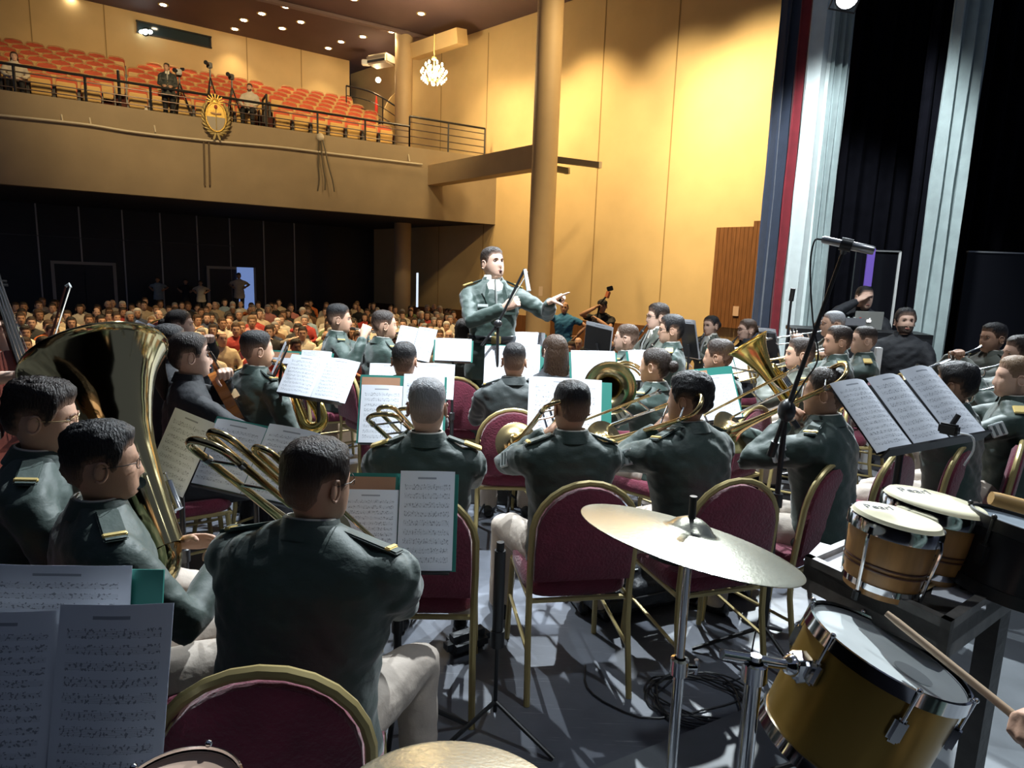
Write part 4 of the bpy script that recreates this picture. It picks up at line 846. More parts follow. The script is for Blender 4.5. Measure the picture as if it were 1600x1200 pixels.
def trombone(bow, bel, up, label, mt, valve=False, L=.60, bell_r=.112):
    d = Vector(bel)-Vector(bow); m4 = frame(bow, d, up); r_ = parts_root('trombone', m4, label, 'trombone'); mt = M[mt]
    # local: bow at y=0, bell tube at x=-.06, slide side at x=+.06
    g = G(); pr = bell_prof(bell_r, .0105, .36); bell(g, pr, Matrix.Translation((-.06, L-.36, 0)) @ YZ); g.build('bell', mt, r_)
    G().tube([(-.06, L-.35, 0), (-.06, .06, 0)], [.0105, .0095], 12).build('bell_tube', mt, r_)
    G().tube([(-.06, .07, 0)]+[(-.06*math.cos(a), .0-.055*math.sin(a)+.05, 0) for a in np.linspace(0, PI, 13)]+[(.06, .07, 0)], .0098, 12).build('tuning_slide', mt, r_)
    G().tube([(.06, .06, 0), (.06, .30, 0)], .0088, 12).build('gooseneck', mt, r_)
    for y in (.10, .22): 
        b = G().tube([(-.06, y, 0), (.06, y, 0)], .0045, 8).build('brace', M['silver'], r_)
    for x, r2 in ((.06, .0098),):
        G().tube([(x-.012, .0, 0), (x-.012, -.02, 0)], .0, 4) if False else None
    for s in (-1, 1): G().tube([(s*.06, .085, 0), (s*.06, .10, 0)], .0125, 12).build('ferrule', M['silver'], r_)
    # hand slide: two long tubes and the far bow
    for z in (0, .085):
        G().tube([(.06, .30-(.05 if z else 0), z), (.06, 1.02, z)], .0065, 10).build('slide_tube', M['silver'] if z == 0 else mt, r_)
    G().tube([(.06, 1.02, .085)]+[(.06, 1.02+.04*math.sin(a), .0425+.0425*math.cos(a)) for a in np.linspace(0, PI, 9)]+[(.06, 1.02, 0)], .0072, 10).build('slide_bow', mt, r_)
    for y in (.34, .46): G().tube([(.06, y, 0), (.06, y, .085)], .006, 8).build('slide_brace', M['silver'], r_)
    G().lathe([(.005, 0), (.006, .03), (.010, .06), (.0125, .07), (.012, .072), (.006, .06)], 14, Matrix.Translation((.06, .255, .085)) @ Matrix.Rotation(PI/2, 4, 'X')).build('mouthpiece', M['silver'], r_)
    if valve:
        pts = [(-.02, .30, .03), (-.02, .06, .035)]+[(-.02+.035-.035*math.cos(a), .05-.04*math.sin(a), .035) for a in np.linspace(0, PI, 9)]+[(.05, .06, .035), (.05, .33, .03)]
        G().tube(pts, .0092, 10).build('valve_loop', mt, r_)
        pts = [(.03, .34, .055), (.03, .16, .06)]+[(.03+.028-.028*math.cos(a), .14-.03*math.sin(a), .06) for a in np.linspace(0, PI, 9)]+[(.086, .16, .06), (.086, .36, .05)]
        G().tube(pts, .0085, 10).build('valve_slide', mt, r_); G().lathe([(.0, 0), (.028, .0), (.028, .03), (.0, .03)], 16, Matrix.Translation((.04, .36, .03))).build('rotary_valve', mt, r_)
    return r_
def tuba(bel, bot, side, label, mt, S=1.0, valves=4, bell_r=.20, kind='tuba', lead=None):
    """upright tuba-family horn: local +Y runs from the bottom bow to the bell rim"""
    d = Vector(bel)-Vector(bot); L = d.length; m4 = frame(bot, d, side); r_ = parts_root(kind, m4, label, kind); mt = M[mt]; k = L/.95
    g = G(); xs_ = np.linspace(0, 1, 34)**.8; pr = [(bell_r*interp(x_, [0, .17, .35, .5, .62, .73, .82, .89, .95, .985, 1], [.235, .25, .285, .335, .41, .52, .63, .74, .87, .96, 1.0]), x_*(L-.10*k)) for x_ in xs_]; bell(g, pr, Matrix.Translation((0, .10*k, 0)) @ YZ, .003, 48); g.build('bell', mt, r_)
    G().tube([(bell_r*math.cos(a), L+.004, bell_r*math.sin(a)) for a in np.linspace(0, 2*PI, 40, endpoint=False)], .0045*k+.001, 8, close=True).build('rim', mt, r_)
    G().tube([(0, .12*k, 0)]+[(.085*k-.085*k*math.cos(a), .12*k-.10*k*math.sin(a), 0) for a in np.linspace(.2, PI, 11)]+[(.17*k, .25*k, 0), (.17*k, .50*k, .01*k)], [.053*k]+[.051*k]*5+[.047*k]*6+[.042*k, .036*k], 18).build('bottom_bow', mt, r_)
    G().tube([(.17*k, .48*k, .01*k)]+[(.12*k+.05*k*math.cos(a), .50*k+.06*k*math.sin(a), .02*k+.03*k*math.sin(a/2)) for a in np.linspace(0, PI, 9)]+[(.07*k, .25*k, .06*k)], [.035*k]+[.030*k]*9+[.026*k], 14).build('top_bow', mt, r_)
    for i, (x, y0, y1, z) in enumerate(((.02, .16, .52, .085), (.075, .18, .50, .10), (.12, .16, .46, .085))):
        pts = [(x*k, y1*k, z*k), (x*k, y0*k, z*k)]+[((x+.022-.022*math.cos(a))*k, (y0-.022*math.sin(a))*k, z*k) for a in np.linspace(0, PI, 7)]+[((x+.044)*k, y1*k*.9, z*k)]
        G().tube(pts, .0105*k, 10).build('valve_tubing', mt, r_)
    for i in range(valves):
        vv = G().lathe([(.0, 0), (.017*k, .0), (.017*k, .12*k), (.019*k, .125*k), (.0, .13*k)], 14, Matrix.Translation(((.0+.036*i)*k, .26*k, .125*k)) @ YZ).build('valve', M['silver'], r_)
        G().tube([((.036*i)*k, .385*k, .125*k), ((.036*i)*k, .42*k, .125*k), ((.036*i)*k, .425*k, .125*k)], [.004*k, .004*k, .010*k], 8).build('finger_button', M['silver'], vv)
    if lead is not None:
        mi = m4.inverted(); q = mi @ Vector(lead); aim = (Vector((.03*k, .45*k, .07*k))-q)
        G().tube([q+aim*.10, q+aim*.30+Vector((0, .02, 0)), q+aim*.7, q+aim], .0075, 10).build('leadpipe', M['silver'], r_)
        u_ = aim.normalized(); G().tube([q, q+u_*.012, q+u_*.03, q+u_*.07], [.0165, .0155, .010, .006], 14).build('mouthpiece', M['silver'], r_)
    return r_
def straight_horn(name, p0, p1, label, mt, rads, ring=True, keys=14, bellr=.03, cat=None):
    """clarinet-like pipe from mouth p0 to foot p1"""
    d = Vector(p1)-Vector(p0); L = d.length; m4 = frame(p0, d, (1, 0, .2)); r_ = parts_root(name, m4, label, cat or name)
    G().tube([(0, 0, 0), (0, .03, 0), (0, .08, 0)], [.004, .009, .011], 12).build('mouthpiece', M['ebony'], r_)
    G().tube([(0, .07, 0), (0, .15, 0), (0, L*.85, 0)], [rads, rads, rads*1.1], 14).build('tube', mt, r_)
    G().lathe([(rads*1.1, 0), (rads*1.3, L*.06), (bellr, L*.15), (bellr-.003, L*.15), (rads, .01)], 18, Matrix.Translation((0, L*.85, 0)) @ YZ).build('bell', mt, r_)
    for y in (.08, .15, L*.5, L*.85): G().tube([(0, y-.005, 0), (0, y+.005, 0)], rads*1.28, 14).build('ring', M['silver'], r_)
    for i in range(keys):
        y = .18+(L*.84-.18)*i/keys; G().ell((.006*((i % 3)-1), y, rads+.004), (.008, .011, .003), 8, 5).build('key', M['silver'], r_)
    G().tube([(rads*.9, .2, rads*.8), (rads*.9, L*.8, rads*.8)], .0025, 6).build('key_rod', M['silver'], r_)
    return r_
def sax(mouth, body_top, bow_pt, fwd, label, mt='brassy', S=1.0):
    """local Y runs down the body from neck joint to bow, Z points to the bell side"""
    d = Vector(bow_pt)-Vector(body_top); L = d.length; y = d.normalized(); z = Vector(fwd); z = (z-y*z.dot(y)).normalized(); x = y.cross(z)
    m4 = Matrix(((x.x, y.x, z.x, body_top[0]), (x.y, y.y, z.y, body_top[1]), (x.z, y.z, z.z, body_top[2]), (0, 0, 0, 1))); r_ = parts_root('saxophone', m4, label, 'saxophone'); mt = M[mt]; k = S
    q = m4.inverted() @ Vector(mouth)
    G().tube(bez([(0, .01, 0), (0, -.035*k, .0), tuple(Vector((0, -.06*k, 0))*.6+q*.4), tuple(q)], 5), [.012*k]*8+[.011*k]*4+[.009*k]*3+[.008*k], 12).build('neck', mt, r_)
    u_ = (q-Vector((0, -.05, 0))).normalized(); G().tube([q-u_*.05, q, q+u_*.03], [.012, .011, .004], 10).build('mouthpiece', M['ebony'], r_)
    G().tube([(0, 0, 0), (0, L*.5, 0), (0, L, 0)], [.012*k, .020*k, .028*k], 16).build('body_tube', mt, r_)
    rr_ = .052*k; pts = [(0, L-.01, 0)]+[(0, L+rr_*math.sin(a)*1.1, rr_-rr_*math.cos(a)) for a in np.linspace(0, PI, 11)]+[(0, L-.06*k, 2*rr_)]
    G().tube(pts, list(np.linspace(.028, .036, len(pts))*k), 16).build('bow', mt, r_)
    pr = [(.036*k, 0), (.039*k, .06*k), (.043*k, .12*k), (.049*k, .17*k), (.058*k, .21*k), (.066*k, .228*k), (.072*k, .235*k)]
    g = G(); bell(g, pr, Matrix.Translation((0, L-.05*k, 2*rr_)) @ Matrix.Rotation(PI/2+.14, 4, 'X'), .003); g.build('bell', mt, r_)
    for i in range(12):
        y_ = L*(.08+.075*i); r2 = (.009+.0008*i)*k; G().lathe([(.0, 0), (r2, 0), (r2, .004), (.0, .005)], 12, Matrix.Translation((.004*((i % 2)*2-1), y_, .016*k+.0011*i+.006))).build('key_cup', mt, r_)
    for xx in (-.018, .018): G().tube([(xx*k, L*.06, .016*k), (xx*k, L*.95, .024*k)], .0028, 6).build('key_rod', M['gold'], r_)
    for y_ in (.15, .45, .75): G().tube([(0, L*y_, .02*k), (0, L*y_, .03*k)], .004, 6).build('post', M['gold'], r_)
    G().tube([(.03*k, L*.85, .09*k), (.03*k, L*.55, .06*k)], .003, 6).build('key_guard', M['gold'], r_)
    return r_
def trumpet(mouth, d, label, mt='silver', up=(0, 0, 1), S=1.0):
    x = Vector(d).cross(Vector(up)); m4 = frame(mouth, d, x); r_ = parts_root('trumpet', m4, label, 'trumpet'); mt = M[mt]
    G().tube([(0, 0, 0), (0, .008, 0), (0, .03, 0), (0, .07, 0)], [.013, .012, .007, .005], 12).build('mouthpiece', M['silver'], r_)
    G().tube([(0, .06, 0), (0, .36, 0)]+[(0, .36+.03*math.sin(a), -.032+.032*math.cos(a)) for a in np.linspace(0, PI, 7)]+[(0, .20, -.064)], .006, 10).build('leadpipe', mt, r_)
    g = G(); bell(g, bell_prof(.062, .0065, .26), Matrix.Translation((.022, .26, 0)) @ YZ); g.build('bell', mt, r_)
    G().tube([(.022, .27, 0), (.022, .13, 0)]+[(.022, .13-.03*math.sin(a), -.032+.032*math.cos(a)) for a in np.linspace(0, PI, 7)]+[(.022, .2, -.064)], .0062, 10).build('bell_bow', mt, r_)
    for i in range(3):
        v_ = G().lathe([(0, -.10), (.0095, -.10), (.0095, .035), (.0, .04)], 12, Matrix.Translation((.011, .20+.026*i, 0))).build('valve', mt, r_); G().tube([(.011, .20+.026*i, .035), (.011, .20+.026*i, .055), (.011, .20+.026*i, .058)], [.003, .003, .008], 8).build('finger_button', M['silver'], v_)
    G().tube([(0, .11, -.01), (.022, .11, -.01)], .003, 6).build('brace', mt, r_)
    return r_
def french_horn(c, axis, up, label, mt='brassd'):
    """bell centre c, axis = direction the bell opens to"""
    m4 = frame(c, axis, up); r_ = parts_root('french_horn', m4, label, 'horn'); mt = M[mt]
    g = G(); bell(g, bell_prof(.152, .022, .40, .40), Matrix.Translation((0, -.40, 0)) @ YZ, .002, 40); g.build('bell', mt, r_); G().lathe([(0, -.36), (.05, -.36)], 20, YZ).build('throat', M['ebony'], r_)  # black disc stands in for the shade deep inside the bell
    G().tube([(.15*math.cos(a), .0, .15*math.sin(a)) for a in np.linspace(0, 2*PI, 36, endpoint=False)], .004, 8, close=True).build('rim', mt, r_)
    for i, (rr_, y_) in enumerate(((.15, -.30), (.135, -.275), (.12, -.32))):
        G().tube([(.12+rr_*math.cos(a), y_+.02*math.sin(a*2), .02+rr_*math.sin(a)) for a in np.linspace(.2, 5.9, 30)], [float(q) for q in np.linspace(.014-.002*i, .007, 30)], 10).build('coil', mt, r_)
    for i in range(4): G().lathe([(0, 0), (.016, 0), (.016, .03), (0, .03)], 12, Matrix.Translation((.06+.04*i, -.29, .03)) @ YZ).build('rotary_valve', mt, r_)
    G().tube([(.26, -.30, .05), (.33, -.32, .16), (.34, -.36, .24)], .005, 8).build('leadpipe', M['silver'], r_)
    return r_
m_var = mat('amber_varnish', (.42, .15, .035), .25, bump=.05, bscale=10, var=.2, vscale=6, stretch=(6, 6, .6)); m_vard = mat('dark_varnish', (.13, .03, .018), .25, var=.2, vscale=6)
def viol(p_top, p_bot, face, label, name, mt, S):
    """cello or bass: scroll end p_top, foot of the body p_bot; face = direction of the top plate"""
    d = Vector(p_top)-Vector(p_bot); L = d.length; y = d.normalized(); z = Vector(face); z = (z-y*z.dot(y)).normalized(); x = y.cross(z)
    m4 = Matrix(((x.x, y.x, z.x, p_bot[0]), (x.y, y.y, z.y, p_bot[1]), (x.z, y.z, z.z, p_bot[2]), (0, 0, 0, 1))); r_ = parts_root(name, m4, label, name); bl_ = L*.60; hw = L*.175; dp = L*.09
    prof = [(0, .3), (.03, .75), (.12, 1.0), (.25, .98), (.36, .78), (.40, .66), (.5, .56), (.6, .60), (.64, .70), (.74, .80), (.86, .78), (.95, .55), (1.0, .2)]
    pts = bez([(hw*w_, bl_*t_, 0) for t_, w_ in prof], 3); ol = [(p[0], p[1]) for p in pts]+[(-p[0], p[1]) for p in pts[::-1]]
    G().prism(ol, dp, None, -dp).build('ribs', mt, r_, False); G().prism([(x_*1.05, bl_/2+(y_-bl_/2)*1.025) for x_, y_ in ol], dp*.08).build('top_plate', mt, r_, False); G().prism([(x_*1.05, bl_/2+(y_-bl_/2)*1.025) for x_, y_ in ol], dp*.08, None, -dp*1.06).build('back_plate', mt, r_, False)
    G().box((0, L*.70, dp*.22), (L*.038, L*.62, dp*.16)).build('fingerboard', M['ebony'], r_, False); G().box((0, L*.76, -.0), (L*.036, L*.34, dp*.4), None, .004).build('neck', mt, r_, False)
    G().tube([(0, L*.92, 0), (0, L*.98, -.01*S), (0, L, -.035*S), (0, L*.975, -.05*S)], [L*.018, L*.016, L*.020, L*.012], 10).build('scroll', mt, r_)
    G().box((0, bl_*.43, dp*.45), (hw*.62, L*.008, dp*.8)).build('bridge', mat('maple', (.5, .35, .18), .5), r_, False); G().box((0, bl_*.20, dp*.25), (hw*.35, bl_*.26, dp*.12)).build('tailpiece', M['ebony'], r_, False)
    for i in range(4): xx = (i-1.5)*L*.009; G().tube([(xx*1.6, bl_*.3, dp*.3), (xx*1.6, bl_*.43, dp*.86), (xx, L*.93, dp*.32)], L*.0012, 5).build('string', M['silver'], r_)
    for s_ in (-1, 1):
        G().tube([(s_*hw*.36, bl_*.36, dp*.09), (s_*hw*.33, bl_*.44, dp*.09), (s_*hw*.28, bl_*.52, dp*.09)], L*.004, 6).build('sound_hole', M['ebony'], r_)
        for i in range(2): G().tube([(0, L*(.94+.02*i), -.01), (s_*L*.045, L*(.94+.02*i), -.01)], L*.005, 6).build('tuning_peg', M['ebony'], r_)
    G().tube([(0, 0, -dp/2), (0, -L*.14, -dp/2)], L*.004, 6).build('endpin', M['chrome'], r_)
    return r_
def bow_stick(p0, p1, hairdir, label):
    d = Vector(p1)-Vector(p0); L = d.length; m4 = frame(p0, d, hairdir); r_ = parts_root('string_bow', m4, label, 'bow')
    G().tube([(0, 0, 0), (.004, L*.5, 0), (0, L, 0)], [.006, .0055, .004], 8).build('stick', mat('pernambuco', (.18, .05, .03), .35), r_); G().box((.018, L*.5, 0), (.002, L*.96, .011)).build('hair', mat('bow_hair', (.68, .66, .60), .6), r_, False)
    G().box((.010, .06, 0), (.024, .045, .012), None, .002).build('frog', M['ebony'], r_, False); G().tube([(0, L*.985, 0), (.010, L+.01, 0), (.02, L*.985, 0)], .006, 6).build('tip', M['patchw'], r_)
    return r_

# ============================================================ the orchestra
NEAR, MID, FAR = .0095, .0125, .017
Y_ = lambda deg: R(deg)
PP = {}
def mus(key, label, px, py, Z, yaw, pose, **kw):
    ch = kw.pop('chair', 'maroon banquet chair with gold frame under ' + label.replace(' person', ' player') if False else None); cy = kw.pop('cyaw', 0.0); cdy = kw.pop('cdy', -.03); cat_ = kw.pop('chair_at', None)
    kw.setdefault('vox', NEAR if Z < 2.9 else (MID if Z < 4.4 else FAR))
    p = person(label, (px, py, Z), R(yaw), pose, group=None, **kw); PP[key] = p
    if ch and cat_: q = VZ(cat_[0], cat_[1], .905); chair((q.x-.245*math.sin(R(cat_[2])), q.y+.245*math.cos(R(cat_[2]))), R(cat_[2]), ch)
    elif ch: seat_for(p, ch, cdy, R(cy))
    return p
mus('C', 'broad man in dark green uniform and glasses seen from behind playing a trombone', 489, 748, 1.62, -12, 'trombone', hy=R(-22), hpit=.08, hair='short', hc='dbrown', sk=1, glasses=1, build=1.26, lean=.24, sw=.05, arms=dict(r=(-.03, .42, .86), pr=(.9, -.3, -.6)), chair='maroon banquet chair with gold dome frame under the trombonist in glasses', chair_at=(404, 1046, 8))
mus('D', 'grey haired man in dark green uniform seen from behind playing a trombone', 668, 634, 2.50, 2, 'trombone', hair='fade', hc='grey', sk=2, gold=True, build=1.02, lean=.05, chair='maroon banquet chair under the grey haired trombonist')
mus('E', 'black haired trombonist in dark green uniform seen from behind before the cymbal', 893, 634, 2.68, 10, 'trombone', hy=R(8), hair='fade', hc='black', sk=1, patch=-1, build=1.04, lean=.06, sw=.08, chair='maroon banquet chair under the trombonist sitting before the cymbal', cyaw=0)
mus('F', 'curly haired trombonist in dark green uniform with a silver sleeve patch seen from behind', 1076, 622, 2.80, 32, 'trombone', hy=R(20), hair='curly', hc='black', sk=3, patch=-1, build=1.10, lean=.16, arms=dict(r=(.14, .38, .84)), chair='maroon banquet chair under the curly haired trombonist', cyaw=-14)
mus('G', 'trombonist in dark green uniform with a silver sleeve patch behind the tilted score stand', 1288, 612, 2.95, 48, 'trombone', hy=R(8), hair='short', hc='dbrown', sk=1, patch=-1, lean=.12, build=1.08, chair='maroon banquet chair beside the bongo table under a trombonist', chair_at=(1308, 722, 38))
mus('H', 'curly black haired musician half hidden behind the tilted score stand', 1490, 600, 3.4, 40, 'trumpet', hair='curly', hc='black', sk=3, lean=.12, build=1.05, chair='maroon banquet chair behind the big tilted score stand', chair_at=(1515, 690, 38))
mus('I', 'fair haired musician in dark green uniform at the end of the brass row', 1583, 588, 3.6, 62, 'trumpet', hy=R(10), hair='fade', hc='light', sk=2, patch=-1, gold=True, lean=.08, chair='maroon banquet chair under the fair haired musician', chair_at=(1598, 690, 50))
mus('A', 'tuba player in dark green uniform with short black hair and glasses', 163, 719, 1.74, -48, 'tuba', hy=R(-10), hpit=.02, hair='spiky', hc='black', sk=1, glasses=1, build=1.08, lean=.05, chair='maroon banquet chair with gold frame under the tuba player')
mus('B', 'musician in dark green uniform with thin rimmed glasses sitting beside the tuba player', 64, 648, 2.0, -62, 'rest', hy=R(-6), hpit=.1, hair='curly', hc='dbrown', sk=0, glasses=2, lean=.14, face=True, chair='maroon banquet chair under the musician with thin rimmed glasses')
mus('J', 'saxophonist in green uniform with slick black hair beside a cellist', 403, 545, 3.9, -38, 'sax', hy=R(-14), hair='fade', hc='black', sk=0, patch=0, lean=.10, build=1.08, chair='maroon banquet chair under the slick haired saxophonist')
mus('K', 'woman in black with hair tied back playing a cello', 300, 553, 3.3, -58, 'strings', hy=R(0), fem=True, hair='pony', hc='dbrown', sk=2, top='black', legs='black', ep=False, lean=.10, face=True, build=.9, chair='maroon banquet chair under the cellist in black')
mus('L1', 'string player in black with pinned up dark hair beside the cellist', 283, 506, 5.0, -70, 'strings', fem=True, hair='bun', hc='dbrown', sk=2, top='black', legs='black', ep=False, lean=.05, build=.88, face=True, chair='maroon banquet chair under the string player with pinned up hair')
mus('L2', 'string player in black with dark ponytail seated behind the tuba bell', 268, 534, 3.95, -62, 'strings', fem=True, hair='pony', hc='black', sk=2, top='black', legs='black', ep=False, lean=.05, build=.88, chair='maroon banquet chair under the ponytailed string player')
mus('Q', 'dark haired man with sticking out ears seen from behind among white scores', 632, 562, 3.9, 0, 'clarinet', hair='short', hc='black', sk=0, lean=.05, top='jacket_d', chair='maroon banquet chair under the man with sticking out ears')
mus('R', 'slick haired man in charcoal uniform seen from behind facing the conductor', 803, 563, 4.0, 2, 'clarinet', hy=R(-4), hair='fade', hc='black', sk=0, top='jacket_d', lean=.07, chair='maroon banquet chair under the slick haired man in charcoal uniform')
mus('S', 'long brown haired woman in dark clothes seen from behind', 866, 548, 4.4, 20, 'clarinet', fem=True, hair='long', hc='brown', sk=2, top='black', legs='black', ep=False, build=.9, lean=.08, chair='maroon banquet chair under the long haired woman')
mus('P', 'curly haired man in olive uniform seen from behind right before the conductor', 727, 522, 5.1, -6, 'clarinet', hair='curly', hc='dbrown', sk=0, top='jacket_l', lean=.05, chair='maroon banquet chair right before the conductor')
mus('N', 'dark haired man in green uniform in profile playing a flute', 531, 497, 5.5, -66, 'flute', hy=R(-10), hair='fade', hc='black', sk=0, lean=.08, face=True, chair='maroon banquet chair under the flute player')
mus('O', 'crew cut man in green uniform in profile playing a saxophone', 601, 506, 5.2, -52, 'sax', hy=R(-14), hair='crew', hc='dbrown', sk=0, lean=.10, face=True, chair='maroon banquet chair under the crew cut saxophonist')
mus('Y', 'woman in charcoal uniform with a low bun seen from behind', 1022, 570, 3.9, 48, 'horn', hy=R(8), fem=True, hair='bun', hc='dbrown', sk=0, top='jacket', patch=-1, lean=.06, build=.95, chair='maroon banquet chair under the woman with a low bun')
mus('Z', 'short haired man in green uniform seen from behind with a euphonium', 1122, 556, 4.3, 38, 'tuba', hy=R(18), hair='fade', hc='dbrown', sk=1, lean=.08, chair='maroon banquet chair under the euphonium player')
mus('T', 'crew cut man in green uniform in profile playing the clarinet', 978, 527, 5.2, 55, 'clarinet', hy=R(14), hair='crew', hc='brown', sk=2, lean=.08, face=True, chair='maroon banquet chair under the crew cut clarinettist')
mus('U', 'man with side parted brown hair and glasses playing a clarinet before the ochre wall', 1026, 494, 6.4, 98, 'clarinet', hair='full', hc='dbrown', sk=2, glasses=1, top='jacket_l', lean=.04, face=True, shirt_v=True, floor=.0, chair='maroon banquet chair under the side parted clarinettist')
mus('V', 'black haired man in green uniform and glasses in profile playing a clarinet', 1047, 514, 5.5, 72, 'clarinet', hy=R(8), hair='full', hc='black', sk=0, glasses=1, gold=True, lean=.05, face=True, chair='maroon banquet chair under the black haired clarinettist')
mus('W', 'woman in olive uniform with smooth pulled back hair playing a clarinet', 1110, 508, 7.3, 122, 'clarinet', fem=True, hair='bun', hc='black', sk=2, top='jacket_l', gold=True, lean=.03, face=True, shirt_v=True, build=.95, floor=0, chair='maroon banquet chair under the woman with pulled back hair')
mus('X', 'woman with glasses and loose bun playing a clarinet beside the wood panelling', 1166, 514, 6.9, 96, 'clarinet', fem=True, hair='bun', hc='brown', sk=2, glasses=1, top='black', legs='black', ep=False, lean=.03, face=True, build=.9, floor=0, chair='maroon banquet chair under the clarinettist with the loose bun')
mus('AA', 'horn player in olive uniform with brown hair in profile behind the microphone stand', 1248, 552, 4.6, 72, 'trumpet', hy=R(6), hair='short', hc='dbrown', sk=0, top='jacket_l', patch=-1, lean=.1, face=True, floor=.0, chair='maroon banquet chair under the horn player behind the microphone stand')
mus('AD', 'grey haired trumpeter in green uniform behind the brass row', 1300, 505, 5.7, 82, 'trumpet', hair='crew', hc='grey', sk=0, lean=.05, face=True, floor=.13, chair='maroon banquet chair under the grey haired trumpeter')
mus('AB', 'black haired trumpeter in green uniform with gold epaulettes in profile', 1307, 532, 4.75, 76, 'trumpet', hy=R(4), hair='short', hc='dbrown', sk=1, gold=True, lean=.05, face=True, floor=.13, chair='maroon banquet chair under the black haired trumpeter')
mus('AC', 'crew cut trumpeter in green uniform with gold epaulettes in profile', 1348, 530, 5.0, 72, 'trumpet', hy=R(4), hair='crew', hc='dbrown', sk=2, gold=True, lean=.05, face=True, floor=.13, chair='maroon banquet chair under the crew cut trumpeter')
mus('AG', 'dark haired trumpeter in olive uniform before the grey green curtain', 1550, 527, 5.1, 96, 'trumpet', hy=R(2), hair='fade', hc='black', sk=1, top='jacket_l', lean=.02, face=True, floor=.13, chair='maroon banquet chair under the trumpeter before the grey green curtain')
mus('AH', 'dark haired trumpeter at the edge of the brass row behind the fair haired musician', 1592, 552, 4.3, 80, 'trumpet', hair='short', hc='dbrown', sk=2, lean=.05, floor=.0, face=True, chair='maroon banquet chair under the dark haired trumpeter at the edge of the brass row')
mus('AE', 'bearded man in black shirt sitting upright with closed eyes by the curtain', 1414, 502, 6.0, 150, 'rest', hy=R(14), hpit=-.12, hair='full', hc='black', sk=2, top='black', legs='black', ep=False, lean=0, face=True, beard=True, floor=.13, chair='maroon banquet chair under the bearded man in black')
mus('AF', 'man in black resting his face on his hand behind a laptop', 1350, 464, 7.2, 168, 'rest', hy=R(12), hair='crew', hc='black', sk=2, top='black', legs='black', ep=False, lean=.03, face=True, floor=.22, arms=dict(r=(.10, .16, 1.17), pr=(.9, .3, -.6), rk='flat', nr=(-.5, -.3, 0)), chair='maroon banquet chair behind the sound desk')
struct(G().prism([(2.9, 6.7), (6.5, 6.7), (6.5, 8.9), (2.9, 8.9)], .085, z0=.132).build('floor_platform_top', MATS['black_riser'], smooth=False), 'small black platform under the sound desk')
# conductor on a podium
cp = V(772, 411, 4.85)
con = person('conductor in olive green uniform with open mouth pointing across the orchestra', cp, R(193), 'stand', hy=R(24), hpit=-.22, hair='fade', hc='dbrown', sk=2, top='jacket', legs='jacket', vox=.0115, face=True, shirt_v=True, ep=True, gold=True, stand=2, floor=.16, mouth_open=True, lean=-.02, build=1.0,
             arms=dict(l=(-.33, .36, 1.29), lk='point', pl=(-.8, -.2, -.7), nl=(0, -.2, -1), dl=(-1.1, -.3, .25), r=(-.02, .30, 1.24), rk='grip', pr=(.9, -.1, -.8), nr=(-.7, -.6, 0), dr=(-.3, .3, .3)))
struct(G().box((con['loc'].x, con['loc'].y+.05, .082), (1.0, .9, .16), None, .01).build('floor_podium', mat('podium_black', (.03, .03, .03), .6), smooth=False), 'low conductor podium')
rt = con['root']; hipz = .9
G().tube([(.182*math.cos(q), .0+.142*math.sin(q), 1.0) for q in np.linspace(0, 2*PI, 28, endpoint=False)], (.026), 8, close=True, flat=.35).build('belt', M['shoe'], rt)
G().box((0, .150, 1.0), (.07, .02, .055), None, .004).build('belt_buckle', M['goldfr'], rt, False)
G().box((.10, .138, 1.245), (.075, .01, .018)).build('name_tag', M['patchw'], rt, False); G().box((-.10, .138, 1.255), (.08, .01, .016)).build('ribbon_bar', mat('ribbon_red', (.5, .12, .1), .6), rt, False)
bt = con['wr']; tag(G().tube([bt+Vector((.03, -.06, .02)), bt+Vector((.13, -.10, .20)), bt+Vector((.16, -.11, .26))], [.007, .004, .002], 8).build('baton', mat('baton_white', (.75, .72, .66), .5)), 'thin white baton in the conductor\'s hand', 'baton')

# ------------------------------------------------------------ instruments
UPX = (1, 0, .25)
trombone(V(310, 690, 1.50), V(512, 852, 1.92), (.35, -.75, .55), 'bass trombone with doubled tubes over the shoulder of the man in glasses', 'brassd', True, .60, .115)
trombone(V(592, 648, 2.50), V(660, 712, 3.0), (.4, -.7, .5), 'trombone beside the grey haired man', 'brassd', True, .58, .108)
trombone(V(876, 628, 2.62), V(824, 692, 3.22), (.9, .1, .25), 'trombone with its bell pointing past the black haired trombonist', 'brass', False, .62, .108)
trombone(V(1094, 630, 2.64), V(974, 670, 3.06), (.5, .3, .75), 'trombone held by the curly haired trombonist', 'brass', False, .62, .112)
trombone(V(1322, 578, 2.80), V(1170, 650, 3.2), (.5, .4, .7), 'trombone held by the player behind the tilted score stand', 'brass', False, .64, .112)
tuba(V(152, 566, 2.28), V(275, 895, 2.06), (-.5, .2, .1), 'large brass tuba with upturned bell leaning against its player', 'brasst', bell_r=.232, lead=PP['A']['mouth'])
p = PP['Z']; tuba(V(1168, 537, 4.05), V(1238, 640, 4.0), (.6, .4, 0), 'bright brass euphonium with upturned bell', 'brassy', valves=3, bell_r=.135, kind='euphonium', lead=p['mouth'])
french_horn(V(953, 606, 3.72), Vector((-.05, -1, .12)), (1, 0, .2), 'french horn with its wide bell turned backwards', 'brassd')
p = PP['J']; sax(p['mouth'], V(446, 582, 3.68), V(474, 660, 3.6), Vector((.8, .2, .1)), 'gold tenor saxophone beside the slick haired player', 'brassy', 1.0)
p = PP['O']; sax(p['mouth'], p['mouth']+Vector((.13, .03, -.02)), p['mouth']+Vector((.10, .0, -.55)), Vector((.7, .2, .1)), 'gold saxophone of the crew cut player', 'brassy', 1.0)
